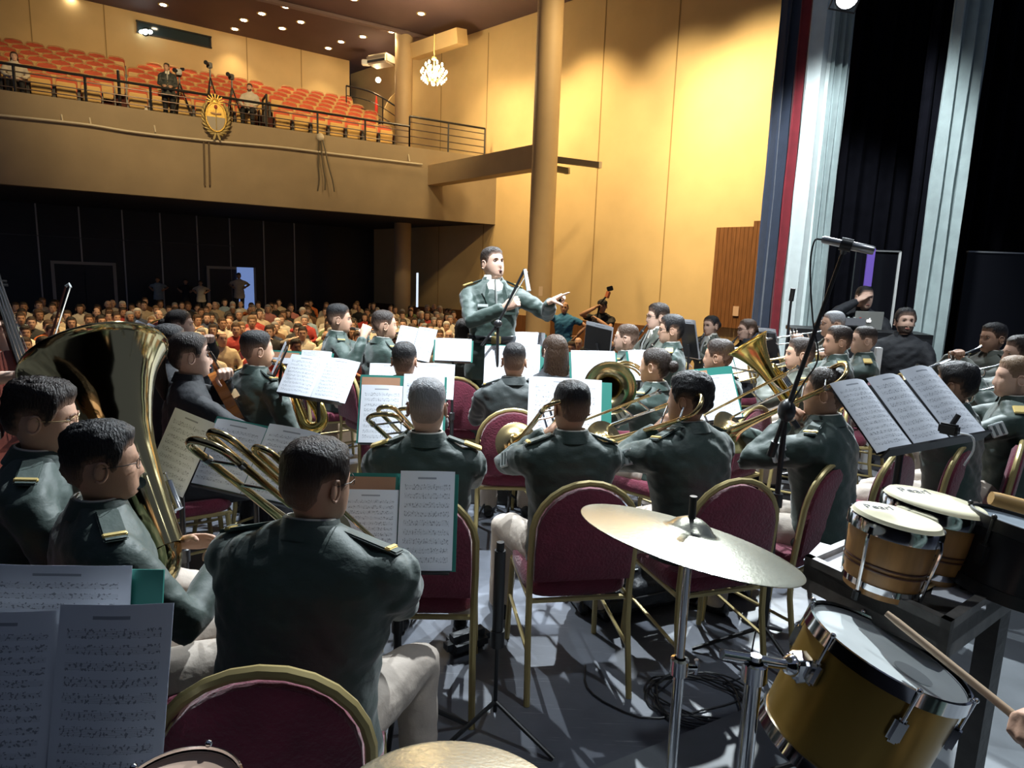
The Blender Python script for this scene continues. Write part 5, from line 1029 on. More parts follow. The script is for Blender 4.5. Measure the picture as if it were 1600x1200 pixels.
p = PP['N']; straight_horn('flute', p['mouth']+Vector((.0, -.02, 0)), V(600, 520, 5.3), 'thin silver flute of the player in profile', M['silver'], .009, keys=10, bellr=.0105)
def clar(k, foot, lb, name='clarinet'): p = PP[k]; return straight_horn('clarinet', p['mouth'], p['L'](foot), lb, M['ebony'], .0135, keys=12, bellr=.031)
clar('U', (.0, .46, .66), 'black clarinet of the side parted man'); clar('V', (0, .46, .66), 'black clarinet of the black haired man in glasses'); clar('W', (0, .42, .62), 'black clarinet of the woman with pulled back hair')
clar('X', (0, .46, .64), 'black clarinet of the woman with the loose bun'); clar('T', (0, .44, .66), 'black clarinet of the crew cut man in profile'); clar('Q', (0, .4, .6), 'black clarinet of the man with sticking out ears'); clar('R', (0, .4, .6), 'black clarinet of the slick haired man'); clar('P', (0, .4, .6), 'black clarinet of the curly haired man'); clar('S', (0, .4, .6), 'black clarinet of the long haired woman')
for k, lb, mt, dz in (('AA', 'brass trumpet of the player behind the microphone stand', 'brass', -.30), ('AB', 'brass trumpet of the black haired man with gold epaulettes', 'brass', -.28), ('AC', 'brass trumpet of the crew cut man with gold epaulettes', 'brass', -.28), ('AD', 'silver trumpet of the grey haired man in the back', 'silver', -.2), ('AG', 'silver trumpet before the grey green curtain', 'silver', -.45), ('AH', 'silver trumpet at the edge of the brass row', 'silver', -.3), ('I', 'silver trumpet of the fair haired musician', 'silver', -.3)):
    p = PP[k]; trumpet(p['mouth'], p['fwd']+Vector((0, 0, dz)), lb, mt)
trumpet(PP['H']['mouth'], PP['H']['fwd']+Vector((0, 0, -.3)), 'brass trumpet of the curly haired musician behind the score stand', 'brass')
q = VZ(1408, 704, .905); chair((q.x-.15, q.y+.19), R(38), 'unoccupied maroon banquet chair under the tilted score stand')
p = PP['K']; viol(V(322, 545, 3.3), V(372, 640, 3.75), Vector((.55, .45, .15)), 'amber cello leaning against the woman in black', 'cello', m_var, .8)
# bassist at the edge of the picture
bs_ = person('double bass player in black with a bare forearm beside the tuba bell', (-95, 520, 2.9), R(-70), 'stand', top='black', legs='black', ep=False, hair='short', hc='dbrown', sk=2, vox=MID, stand=1, floor=0.0, sleeve='short', right_hand=V(38, 588, 2.7), arms=dict(l=(-.16, .26, 1.54), rk='grip', lk='grip', pr=(.8, -.3, -.4), pl=(-.8, 0, -.5)))
viol(V(-14, 425, 3.05), V(95, 760, 2.75), Vector((.65, -.5, .25)), 'dark red double bass at the edge of the stage', 'double_bass', m_vard, 1.6)
bow_stick(V(62, 575, 2.75), V(103, 446, 2.85), (1, .3, 0), 'double bass bow held upright before the audience')

# ------------------------------------------------------------ music stands and scores
def ms(*a, **k): return stand(*a, **k)
ms(84, 1082, 1.15, 368, 262, R(-4), 'black music stand at the corner of the stage before the uniformed players', 18, False, 'open score pages with dense staves in front of the tuba player', roll=R(4), pages=2, seed=1)
fo2 = G(); 
ms(100, 985, 1.23, 275, 185, R(-4), 'black music stand holding a teal folder behind the open score', 14, True, 'teal folder with a blank back page behind the open score', roll=R(3), pages=1, cover_side=1, pocket=False)
ms(622, 815, 2.12, 184, 146, R(0), 'black music stand between the man in glasses and the grey haired trombonist', 20, True, 'teal folder with two score pages in front of the man in glasses', roll=R(1), seed=1)
ms(628, 640, 3.3, 136, 106, R(2), 'black music stand in front of the grey haired trombonist', 20, True, 'teal folder with tan pocket and score pages in front of the grey haired trombonist', seed=2)
ms(886, 640, 3.45, 130, 92, R(4), 'black music stand in front of the trombonist before the cymbal', 20, True, 'teal edged score folder in front of the black haired trombonist', cover_side=1, pocket=False, roll=R(-2), pages=1, seed=0)
ms(1116, 615, 3.45, 86, 82, R(14), 'black music stand in front of the curly haired trombonist', 24, True, 'score page with tan pocket in front of the curly haired trombonist', pages=1, roll=R(5), seed=1)
ms(497, 590, 3.55, 122, 68, R(-14), 'black music stand in front of the slick haired saxophonist', 34, False, 'white two page score in front of the slick haired saxophonist', roll=R(-4), seed=2)
ms(398, 718, 2.45, 190, 108, R(-8), 'black music stand in front of the tuba player tilted low', 34, True, 'score folder with teal edge beside the bass trombone tubes', roll=R(-7), pages=2, pocket=False, seed=0)
ms(280, 706, 2.42, 96, 118, R(-26), 'black music stand right beside the tuba', 24, False, 'narrow bluish score page right beside the tuba', roll=R(-8), pages=1, seed=2)
ms(643, 595, 4.1, 134, 56, R(0), 'black music stand before the man with sticking out ears', 22, False, 'wide white score before the man with sticking out ears', seed=1)
ms(803, 570, 4.5, 98, 62, R(0), 'black music stand before the slick haired man in charcoal', 20, True, 'overlit white score with teal edge before the slick haired man', pocket=False, cover_side=1, pages=2)
ms(928, 576, 4.4, 78, 52, R(10), 'black music stand behind the french horn bell', 20, True, 'white score with a teal left edge behind the french horn bell', pocket=False, pages=1, seed=2)
ms(1000, 572, 4.5, 42, 46, R(20), 'black music stand before the woman with a low bun', 20, True, 'narrow white score before the woman with a low bun', pocket=False, pages=1)
ms(1148, 570, 4.9, 98, 52, R(28), 'black music stand before the euphonium player', 28, True, 'white score under the euphonium bell', roll=R(-3), seed=1)
ms(648, 536, 4.75, 68, 52, R(-22), 'black music stand before the crew cut saxophonist', 20, False, 'tall white score before the crew cut saxophonist', roll=R(-5), seed=0)
ms(708, 548, 4.6, 62, 34, R(0), 'black music stand behind the curly haired man', 20, True, 'white score with teal edge beside the curly haired man in olive', pocket=False, pages=1)
ms(770, 545, 4.9, 66, 40, R(0), 'black music stand at the conductor\'s feet', 24, False, 'bright white score at the conductor\'s feet', seed=2)
ms(828, 537, 4.9, 52, 32, R(0), 'low black music stand beside the conductor', 24, True, 'white score with teal edge beside the conductor', pocket=False, pages=1)
ms(470, 560, 4.4, 105, 22, R(-10), 'black music stand behind the saxophonist\'s score', 20, True, 'teal folder with tan pocket behind the saxophonist\'s score', seed=1)
ms(222, 520, 4.4, 60, 34, R(-24), 'black music stand of the string players', 30, False, 'white score of the string players over the tuba bell', roll=R(-12), pages=2, seed=0)
ms(437, 560, 3.7, 30, 52, R(-70), 'black music stand seen edge on beside the saxophonist', 24, False, 'pinkish score page seen edge on beside the saxophonist', pages=1)
ms(935, 528, 5.4, 46, 46, R(150), 'black music stand seen from behind under the man filming', 18, False, 'white score seen from behind on a music stand under the man filming', pages=1, roll=R(10))
ms(1078, 530, 5.7, 34, 62, R(120), 'black perforated music stand seen from behind beside a clarinettist', 16, False, 'score on the perforated stand beside a clarinettist', pages=1)
ms(1204, 545, 5.9, 34, 66, R(118), 'dark music stand seen from behind beside the woman with the loose bun', 22, False, 'score with a green edge beside the woman with the loose bun', pages=1)
sx, sf = ms(1416, 637, 1.88, 210, 121, R(8), 'black percussion music stand tilted flat above the bongos', 48, False, 'three bluish white score pages tilted flat above the bongos', roll=R(10), pages=3, seed=1)
# clip and tape on the percussion stand
p = V(1482, 676, 1.74); cl = empty('stand_clip', p); tag(cl, 'black spring clip with white string on the tilted score', 'clip'); G().box((0, 0, .01), (.022, .05, .03), Matrix.Rotation(.5, 4, 'Z'), .005).build('jaw', M['blackp'], cl, False); G().tube([(0, 0, .01), (.02, .0, .05)], .007, 8).build('lever', M['blackp'], cl)
G().tube(bez([(0, 0, 0), (.04, -.03, .0), (.06, -.02, -.04), (.055, .0, -.09)], 4), .003, 5).build('string', M['white'], cl)

# ============================================================ percussion in the foreground
m_cym = mat('cymbal_bronze', (.46, .45, .365), .27, .95, bump=.05, bscale=120, stretch=(1, 1, 1)); m_head = mat('drum_skin_white', (.62, .66, .66), .55, var=.08, vscale=9); m_skin = mat('bongo_skin', (.80, .74, .52), .5, var=.05)
def cymbal(c, r, rx, ry, label, pole_label, base_z=0.03, brk=None):
    m4 = Matrix.Translation(c) @ Matrix.Rotation(rx, 4, 'X') @ Matrix.Rotation(ry, 4, 'Y'); o = empty('cymbal'); o.matrix_world = m4; tag(o, label, 'cymbal')
    k = r/.22; pr = [(.006, .030), (.018*k, .029), (.032*k, .022), (.044*k, .010), (.052*k, .004)]
    pr += [(.052*k+(r-.052*k)*i/24, .004-.020*(i/24)**1.4+(.00045 if i % 2 else 0)) for i in range(1, 25)]
    low = [(a, z-.0016) for a, z in pr[::-1]]; g = G(); g.lathe(pr+low+[pr[0]], 72); g.build('plate', m_cym, o)
    st = empty('cymbal_stand', (c.x, c.y, base_z)); tag(st, pole_label, 'stand'); h = c.z-base_z
    G().tube([(0, 0, h-.03), (0, 0, h+.05)], .0042, 10).build('tilter_rod', M['blackm'], st); G().tube([(0, 0, h+.03), (0, 0, h+.075)], .0075, 10).build('sleeve', M['blackp'], st)
    G().tube([(0, 0, h-.30), (0, 0, h-.012)], .0085, 14).build('upper_tube', M['chrome'], st); G().tube([(0, 0, .22), (0, 0, h-.28)], .0115, 14).build('middle_tube', M['chrome'], st); G().tube([(0, 0, .1), (0, 0, .55)], .014, 14).build('lower_tube', M['chrome'], st)
    for z in (h-.29, .52):
        cl = G().lathe([(.012, -.018), (.019, -.016), (.019, .016), (.012, .018)], 14, Matrix.Translation((0, 0, z))).build('collar', M['chrome'], st); G().tube([(.016, 0, z), (.036, 0, z)], .006, 8).build('wing_nut', M['chrome'], cl); G().tube([(.034, 0, z-.016), (.038, 0, z), (.034, 0, z+.016)], .005, 8).build('wing', M['chrome'], cl)
    for k_ in range(3): a = 2*PI*k_/3+.4; G().tube([(0, 0, .45), (.22*math.cos(a), .22*math.sin(a), .10), (.28*math.cos(a), .28*math.sin(a), .006)], .008, 8).build('leg', M['chrome'], st)
cymbal(V(1079, 832, 1.27), .219, R(-7), R(12), 'large pale bronze crash cymbal tilted before the trombonists', 'chrome stand carrying the large crash cymbal')
cymbal(V(703, 1287, .95), .202, R(-2), R(2), 'pale bronze cymbal cut off by the picture edge beside the maroon chair', 'chrome stand under the low cymbal', 0.0)
# gold tom
def drum(c, r, depth, ry, rx, label, name, shell, headm, lugs=6, hoop=None, taper=1.0):
    m4 = Matrix.Translation(c) @ Matrix.Rotation(rx, 4, 'X') @ Matrix.Rotation(ry, 4, 'Y'); o = empty(name); o.matrix_world = m4; tag(o, label, 'drum'); hoop = hoop or M['chrome']
    G().lathe([(r*.93, -.01), (r, -.012), (r*(1+taper)/2, -depth/2), (r*taper, -depth), (r*taper*.95, -depth)], 56).build('shell', shell, o)
    G().lathe([(0, -.004), (r*.9, -.004), (r*.99, -.001), (r*1.0, -.016)], 56).build('drumhead', headm, o)
    for z, rr_ in ((.006, r), (-depth+.0, r*taper)): G().lathe([(rr_*.985, z), (rr_*1.0, z+.004), (rr_*1.035, z+.003), (rr_*1.04, z-.010), (rr_*1.05, z-.024), (rr_*1.01, z-.026), (rr_*.99, z-.004)], 56).build('hoop', hoop, o)
    for i in range(lugs):
        a = 2*PI*i/lugs+.3; cs, sn = math.cos(a), math.sin(a); q = G().box((cs*r*1.03, sn*r*1.03, -.075), (.018, .026, .052), Matrix.Rotation(a, 4, 'Z'), .006).build('lug', hoop, o, False); G().tube([(cs*r*1.045, sn*r*1.045, -.06), (cs*r*1.045, sn*r*1.045, .012)], .0035, 8).build('tension_rod', hoop, q); G().ell((cs*r*1.045, sn*r*1.045, .012), (.006, .006, .006), 8, 5).build('rod_head', hoop, q)
    return o, m4
m_gold = mat('gold_lacquer', (.32, .195, .04), .28, .6, var=.12, vscale=3, stretch=(1, 1, .2))
tom, tm4 = drum(V(1384, 1018, 1.30), .150, .225, R(19), R(2), 'gold lacquered tom drum with a white head below the bongo table', 'tom_drum', m_gold, m_head)
G().lathe([(0, -.003), (.035, -.003)], 20, Matrix.Translation((.03, -.05, .0))).build('head_logo', mat('faded_print', (.42, .45, .46), .6), tom)
br = empty('tom_holder', VZ(1150, 1210, .03)); tag(br, 'chrome post with a clamp arm holding the gold tom', 'stand'); pt = V(1180, 1035, 1.26); b0 = Vector((pt.x, pt.y, .03)); br.location = b0
G().tube([(0, 0, .05), (0, 0, pt.z-.06)], .016, 16).build('post', M['chrome'], br); G().lathe([(.016, -.02), (.024, -.018), (.024, .018), (.016, .02)], 16, Matrix.Translation((0, 0, pt.z-.05))).build('collar', M['chrome'], br)
G().tube([(0, 0, pt.z-.06), (0, 0, pt.z-.015)], .011, 12).build('inner_tube', M['chrome'], br)
qa, qb = V(1128, 1022, 1.25)-b0, V(1252, 1042, 1.29)-b0; G().tube([qa, qb], .0105, 12).build('clamp_arm', M['chrome'], br); G().ell(qb*.88+qa*.12, (.022, .022, .022), 12, 8).build('ball_joint', M['chrome'], br); G().box(qb, (.045, .05, .05), None, .008).build('mount_bracket', M['chrome'], br, False)
for k_ in range(3): a = 2*PI*k_/3+.2; G().tube([(0, 0, .4), (.22*math.cos(a), .22*math.sin(a), .06), (.27*math.cos(a), .27*math.sin(a), .008)], .010, 8).build('leg', M['chrome'], br)
# table
TZ = 1.0; P0, PL, PR = VZ(1486, 972, TZ), VZ(1258, 868, TZ), VZ(1600, 893, TZ); P0.z = PL.z = PR.z = 0
xv = (PL-P0); yv = (PR-P0).normalized()*.62; tb = empty('percussion_table', (P0.x, P0.y, .03)); tag(tb, 'black painted tray table carrying the bongos', 'table'); m_tb = mat('worn_black_paint', (.022, .020, .020), .45, bump=.15, bscale=30, var=.5, vscale=9); m_ed = mat('worn_edge', (.12, .11, .10), .5, var=.4, vscale=20)
H_ = TZ-.03
def quadbox(a, b, c, d, z0, z1, nm, m, par): return G().add([(q.x, q.y, z) for z in (z0, z1) for q in (a, b, c, d)], [(3, 2, 1, 0), (4, 5, 6, 7), (0, 1, 5, 4), (1, 2, 6, 5), (2, 3, 7, 6), (3, 0, 4, 7)]).build(nm, m, par, False)
O = Vector((0, 0, 0)); quadbox(O, xv, xv+yv, yv, H_-.055, H_-.02, 'tray', m_tb, tb)
xu, yu = xv.normalized(), yv.normalized()
for a, b, off in ((O, xv, yu), (yv, xv+yv, -yu), (O, yv, xu), (xv, xv+yv, -xu)): quadbox(a, b, b+off*.02, a+off*.02, H_-.085, H_, 'rim', m_ed, tb)
for a in (xu*.08+yu*.06, xv-xu*.08+yu*.06, xu*.08+yv-yu*.06, xv-xu*.08+yv-yu*.06): G().box(a+Vector((0, 0, (H_-.06)/2)), (.05, .05, H_-.06), Matrix.Rotation(math.atan2(xv.y, xv.x), 4, 'Z')).build('leg', m_tb, tb, False)
G().tube([xu*.08+yu*.06+Vector((0, 0, .25)), xv-xu*.08+yu*.06+Vector((0, 0, .7))], .03, 4).build('cross_brace', m_tb, tb, False)
surf = TZ-.02
def sheet(px, py, w_, h_, rz_, label, m=None):
    p = VZ(px, py, surf+.002); tag(G().box((p.x, p.y, surf+.0015), (w_, h_, .003), Matrix.Rotation(rz_, 4, 'Z')).build('paper_sheet', m or M['white'], None, False), label, 'paper')
sheet(1500, 924, .10, .13, R(-38), 'bluish paper sheet lying at the corner of the black table'); sheet(1308, 872, .12, .15, R(-40), 'white paper sheet under the smaller bongo')
# bongos
m_bw = mat('bongo_wood', (.46, .24, .085), .35, bump=.05, bscale=8, var=.25, vscale=7, stretch=(5, 5, .6)); m_band = mat('dark_band', (.10, .035, .02), .4)
def bongo(px, py, r, h, ry, label):
    c = VZ(px, py, surf+h); m4 = Matrix.Translation(c) @ Matrix.Rotation(ry, 4, 'Y'); o = empty('bongo'); o.matrix_world = m4; tag(o, label, 'drum', 'pair of bongos')
    G().lathe([(r*.92, -.02), (r*.95, -.03), (r*.93, -h*.5), (r*.80, -h*.98), (r*.74, -h*.98)], 40).build('shell', m_bw, o)
    for zf in (.56, .62): G().lathe([(r*.925, -h*zf), (r*.935, -h*zf-.002), (r*.92, -h*zf-.005)], 40).build('stripe', m_band, o)
    G().lathe([(0, .004), (r*.8, .004), (r*.95, .001), (r*1.0, -.006), (r*1.0, -.016)], 40).build('drumhead', m_skin, o)
    G().lathe([(r*1.0, -.008), (r*1.045, -.006), (r*1.06, -.012), (r*1.055, -.036), (r*1.02, -.038), (r*.99, -.02)], 40).build('hoop', M['chrome'], o)
    G().lathe([(r*.85, -h*.84), (r*.875, -h*.82), (r*.865, -h*.90), (r*.82, -h*.90)], 40).build('bottom_ring', M['chrome'], o)
    for i in range(4):
        a = 2*PI*i/4+.55; cs, sn = math.cos(a), math.sin(a); G().tube(bez([(cs*r*1.06, sn*r*1.06, -.02), (cs*r*1.10, sn*r*1.10, -.045), (cs*r*1.03, sn*r*1.03, -h*.55), (cs*r*.96, sn*r*.96, -h*.92)], 4), .0045, 8).build('tuning_lug', M['chrome'], o); G().lathe([(.0, -.02), (.008, -.02), (.008, .0), (0, .0)], 8, Matrix.Translation((cs*r*.96, sn*r*.96, -h*.94))).build('lug_nut', M['blackm'], o)
    fc = bpy.data.curves.new('logo', 'FONT'); fc.body = 'Pearl'; fc.size = r*.42; fc.shear = .35; fc.align_x = 'CENTER'; fc.extrude = .0004; to = bpy.data.objects.new('tmp', fc); COL.objects.link(to)
    bpy.context.view_layer.update(); me = to.evaluated_get(bpy.context.evaluated_depsgraph_get()).to_mesh().copy(); bpy.data.objects.remove(to); me.materials.append(mat('logo_ink', (.06, .06, .06), .6)); lo = link('logo', me, o, False); lo.matrix_local = Matrix.Translation((-r*.30, r*.22, .0046)) @ Matrix.Rotation(R(12), 4, 'Z')
bongo(1462, 781, .108, .185, R(7), 'larger bongo with cream head at the back of the pair'); bongo(1402, 806, .0905, .18, R(7), 'smaller bongo with cream head at the front of the pair')
p = (VZ(1462, 781, surf+.185)+VZ(1402, 806, surf+.18))/2; p.z = surf+.10; tag(G().box(p, (.06, .06, .05), Matrix.Rotation(.95, 4, 'Z'), .008).build('bongo_bridge', m_bw, None, False), 'wooden block joining the two bongos', 'block')
drum(V(1604, 822, 1.44), .105, .14, R(10), 0, 'dark timbale with a blue grey head at the end of the table', 'timbale', mat('timbale_shell', (.03, .03, .035), .3, .6), mat('grey_drumhead', (.24, .28, .32), .35, var=.3, vscale=9), 6, M['blackm'])
def stick(a, b, rad, label, name, m, head=None):
    o = empty(name, a); tag(o, label, 'drumstick' if 'stick' in name else 'mallet'); d = Vector(b)-Vector(a); G().tube([(0, 0, 0), tuple(d*.1), tuple(d*.7), tuple(d)], rad, 10).build('shaft', m, o)
    if head: G().ell((0, 0, 0), (head, head, head*.85), 12, 8).build('head', mat('yellow_wool', (.72, .62, .16), .9, bump=.4, bscale=200), o)
    return o
m_mp = mat('maple_stick', (.62, .45, .30), .5)
stick(V(1385, 958, 1.27), V(1592, 1124, 1.10), [.006, .0075, .0075, .0078], 'pale wooden drumstick resting over the gold tom', 'drumstick', m_mp)
stick(VZ(1536, 866, surf+.018), VZ(1424, 934, surf+.006), [.004, .004, .004, .004], 'mallet with a yellow wool head lying on the black table', 'mallet', mat('rattan', (.45, .33, .16), .5), .019)
stick(V(1548, 778, 1.33), V(1660, 808, 1.30), [.014, .0155, .016, .016], 'thick tan wooden beater beside the larger bongo', 'beater_stick', mat('tan_wood', (.60, .36, .13), .45))
# percussionist just outside the picture, only the hand reaches in
hp_ = Vector((1.06, .68, 1.50)); hd = V(1580, 1126, 1.09)
pc = person('percussionist whose hand holds the drumstick over the gold tom', hp_, R(62), 'stand', top='jacket', legs='khaki', hair='short', hc='black', sk=0, vox=FAR, stand=2, floor=.03, right_hand=hd+Vector((.062, -.045, .055)), arms=dict(rk='grip', pr=(.6, -.5, -.6), nr=(-.3, -.2, -1), dr=(-.6, .3, 0)))
d_, m_ = drum(V(280, 1241, .92), .083, .14, R(3), 0, 'small tan headed drum cut off by the lower picture edge', 'hand_drum', M['blackm'], mat('tan_drumhead', (.50, .34, .25), .5), 5)
# microphone on boom stand
mb = VZ(1188, 1030, 0); ms_ = empty('microphone_stand', (mb.x, mb.y, 0)); tag(ms_, 'tall black boom stand holding the silver condenser microphone', 'microphone stand'); Zm = PJ(mb)[2]; clu = V(1219, 640, 2.72)-mb; 
G().tube([(0, 0, .12), (0, 0, .75)], .014, 12).build('lower_pole', M['blackm'], ms_); G().tube([(0, 0, .7), (0, 0, clu.z)], .0095, 12).build('upper_pole', M['blackm'], ms_); G().tube([(0, 0, .72), (0, 0, .78)], .022, 12).build('height_clutch', M['blackp'], ms_)
cc = Vector((0, 0, clu.z)); G().ell(cc, (.035, .045, .05), 12, 8).build('boom_clutch', M['blackp'], ms_); G().tube([cc+Vector((.03, 0, -.04)), cc+Vector((.055, 0, -.07))], .012, 8).build('clutch_knob', M['blackp'], ms_)
top = V(1318, 392, 2.45)-mb; low = cc-(top-cc)*.22; G().tube([low, cc, top*.5+cc*.5, top], [.010, .010, .009, .007], 10).build('boom', M['blackm'], ms_); G().tube([low-(top-cc)*.10, low], .017, 10).build('counterweight', M['blackm'], ms_)
for k_ in range(3): a = 2*PI*k_/3+.9; G().tube([(0, 0, .16), (.30*math.cos(a), .30*math.sin(a), .012)], .009, 8).build('leg', M['blackm'], ms_)
ma, mc = V(1284, 374, 2.45), V(1366, 392, 2.38); mi_ = empty('microphone', ma); tag(mi_, 'silver pencil condenser microphone in a black clip', 'microphone'); d = mc-ma
G().tube([(0, 0, 0), tuple(d*.04), tuple(d*.5), tuple(d*.52), tuple(d*.96), tuple(d)], [.011, .014, .014, .0165, .0165, .014], 14).build('body', mat('satin_nickel', (.42, .42, .43), .35, .9), mi_); G().tube([tuple(d*.36), tuple(d*.58)], .024, 14).build('clip', M['blackp'], mi_); G().tube([tuple(d*.46), tuple(V(1318, 395, 2.45)-ma)], .012, 10).build('swivel', M['blackp'], mi_)
pts = [ma, V(1272, 378, 2.45), V(1266, 420, 2.46), V(1270, 500, 2.5), V(1278, 560, 2.55), V(1255, 600, 2.62), V(1225, 660, 2.7), V(1213, 760, 2.76), V(1200, 900, 2.8), V(1180, 990, 2.84)]
fl = [VZ(1165, 1052, .01), VZ(1130, 1068, .01)]
tag(G().tube(bez(pts+fl, 6), .0035, 6).build('microphone_cable', M['blackp']), 'black microphone cable running down the boom stand to the floor', 'cable')
# coil of cable on the floor
g = []; 
for i in range(150): a = i*.26; r1 = .15+.02*math.sin(i*.7)+.012*math.cos(i*.19); g.append((r1*1.25*math.cos(a)+.02*math.sin(i*.05), r1*math.sin(a)+.02*math.cos(i*.07), .008+.012*abs(math.sin(i*.37))))
cc = VZ(1092, 1095, 0); pts = [VZ(915, 1040, .006), VZ(918, 1075, .006), VZ(960, 1105, .006), VZ(1030, 1122, .006)]
tag(G().tube(bez(pts+[(cc.x+q[0], cc.y+q[1], q[2]) for q in g[::2]], 3), .004, 6).build('cable_coil', M['blackp']), 'coil of black cable lying on the stage floor', 'cable')
# black instrument case on the floor
a, b = VZ(935, 985, 0), VZ(1200, 925, 0); d = b-a; cs = empty('instrument_case', (a.x, a.y, 0), math.atan2(d.y, d.x)); tag(cs, 'long black padded instrument case lying under the chairs', 'case'); l = d.length
m_cs = mat('black_nylon', (.016, .018, .022), .5, bump=.3, bscale=40); m3 = remesh(G().box((l/2, .12, .125), (l, .24, .23), None, .06).box((l*.55, .12, .14), (l*.8, .22, .24), None, .06), .012, 3); wrinkle(m3, .008, (8, 8, 8)); m3.materials.append(m_cs); link('shell', m3, cs, 2)
G().tube([(l*.02, -.004, .13), (l*.5, -.006, .13), (l*.98, -.004, .13)], .006, 6).build('zip', M['blackm'], cs); G().tube(bez([(l*.35, .1, .25), (l*.42, .08, .30), (l*.55, .08, .30), (l*.62, .1, .25)], 4), .012, 6).build('handle', M['blackm'], cs); G().box((l*.18, .10, .246), (.11, .09, .004), None).build('name_label', M['patchw'], cs, False)
tag(G().box(VZ(730, 1000, .05), (.22, .10, .09), Matrix.Rotation(.6, 4, 'Z'), .03).build('black_bag', m_cs, None, True), 'small black bag on the floor beside the gold chair leg', 'bag')
# more gear on the right: sound desk, laptop, purple ribbon, other microphone
dk = V(1352, 512, 6.75); sd = empty('sound_desk', (dk.x, dk.y, .22)); tag(sd, 'sound desk under a black cloth', 'table'); sd.rotation_euler[2] = R(-18); hz = V(1352, 516, 6.75).z-.22
G().box((-.1, 0, hz-.02), (1.3, .6, .04)).build('table_top', M['blackm'], sd, False); G().box((-.1, -.29, (hz-.04)/2), (1.3, .02, hz-.04)).build('cloth_front', M['black'], sd, False)
for sx_ in (-.7, .5):
    for sy_ in (-.25, .25): G().box((sx_, sy_, (hz-.04)/2), (.04, .04, hz-.04)).build('leg', M['blackm'], sd, False)
lpt = V(1357, 500, 6.7); lt = empty('laptop', (lpt.x, lpt.y, .22+hz), R(-14)); tag(lt, 'grey laptop with a bright fruit logo on the sound desk', 'laptop'); m_al = mat('aluminium', (.50, .50, .46), .4, .5)
G().box((0, .10, .01), (.27, .19, .018), None, .004).build('keyboard_base', m_al, lt, False); ld = G().box((0, -.005, .105), (.27, .010, .19), Matrix.Rotation(R(6), 4, 'X'), .004).build('lid', m_al, lt, False)
g = G(); g.ell((-.010, -.016, .100), (.013, .003, .016), 10, 6); g.ell((.010, -.016, .100), (.013, .003, .016), 10, 6); g.ell((.006, -.014, .122), (.006, .003, .010), 8, 5, Matrix.Rotation(.6, 4, 'Y')); g.build('fruit_logo', mat('logo_white', (.9, .9, .9), .4, emit=(1, 1, 1), estr=.8), ld)
mxp = V(1312, 498, 6.7); mx_ = empty('mixing_console', (mxp.x, mxp.y, .22+hz), R(-14)); tag(mx_, 'small mixing console with rows of knobs on the sound desk', 'mixer'); G().box((0, 0, .05), (.42, .34, .09), Matrix.Rotation(R(-14), 4, 'X'), .01).build('chassis', mat('mixer_grey', (.12, .12, .13), .5), mx_, False)
for i in range(7):
    for j in range(4): G().lathe([(.0, .02), (.011, .018), (.012, .0)], 8, Matrix.Translation((-.17+.056*i, -.12+.07*j, .095-.017*(j-1.5)))).build('knob', M['patchw'] if (i+j) % 3 else mat('knob_red', (.6, .06, .05), .4), mx_)
p, q = V(1365, 390, 8.56), V(1352, 446, 8.56); tag(G().box((p+q)/2, (.10, .02, .5)).build('purple_ribbon', mat('purple_satin', (.16, .09, .42), .5), None, False), 'purple ribbon hanging behind the sound desk', 'ribbon')
p = V(1236, 470, 6.2); r_ = empty('microphone_stand', (p.x, p.y, 0)); tag(r_, 'slim black microphone stand before the sage curtain', 'microphone stand'); G().tube([(0, 0, .05), (0, 0, p.z)], .012, 8).build('pole', M['blackm'], r_); G().tube([(0, 0, p.z), (.0, -.02, p.z+.12)], .024, 8).build('microphone_head', M['blackm'], r_); G().lathe([(0, 0), (.14, 0), (.14, .02), (.02, .04)], 20).build('base', M['blackm'], r_)
p = V(1372, 552, 5.4); tag(G().box((p.x, p.y, .13+(p.z+.05-.13)/2), (.05, .05, p.z+.05-.13), None, .005).build('white_post', mat('white_paint', (.7, .7, .7), .6), None, False), 'narrow white post beside the bearded man in black', 'post')
# conductor's microphone stand
mp_ = V(782, 545, 4.45); r_ = empty('microphone_stand', (mp_.x, mp_.y, 0)); tag(r_, 'black microphone stand with a crossed boom before the conductor', 'microphone stand'); k1 = V(778, 506, 4.45)-Vector((mp_.x, mp_.y, 0))
G().tube([(0, 0, .03), tuple(k1)], .011, 8).build('pole', M['blackm'], r_); b0 = Vector((mp_.x, mp_.y, 0)); G().tube([V(752, 540, 4.45)-b0, k1, V(820, 420, 4.4)-b0], .009, 8).build('boom', M['blackm'], r_); G().ell(k1, (.03, .03, .03), 10, 7).build('boom_clutch', M['blackp'], r_); G().tube([V(820, 421, 4.4)-b0, V(826, 455, 4.38)-b0], [.012, .016], 10).build('microphone_head', M['patchw'], r_)
for k_ in range(3): a = 2*PI*k_/3; G().tube([(0, 0, .2), (.25*math.cos(a), .25*math.sin(a), .012)], .008, 6).build('leg', M['blackm'], r_)
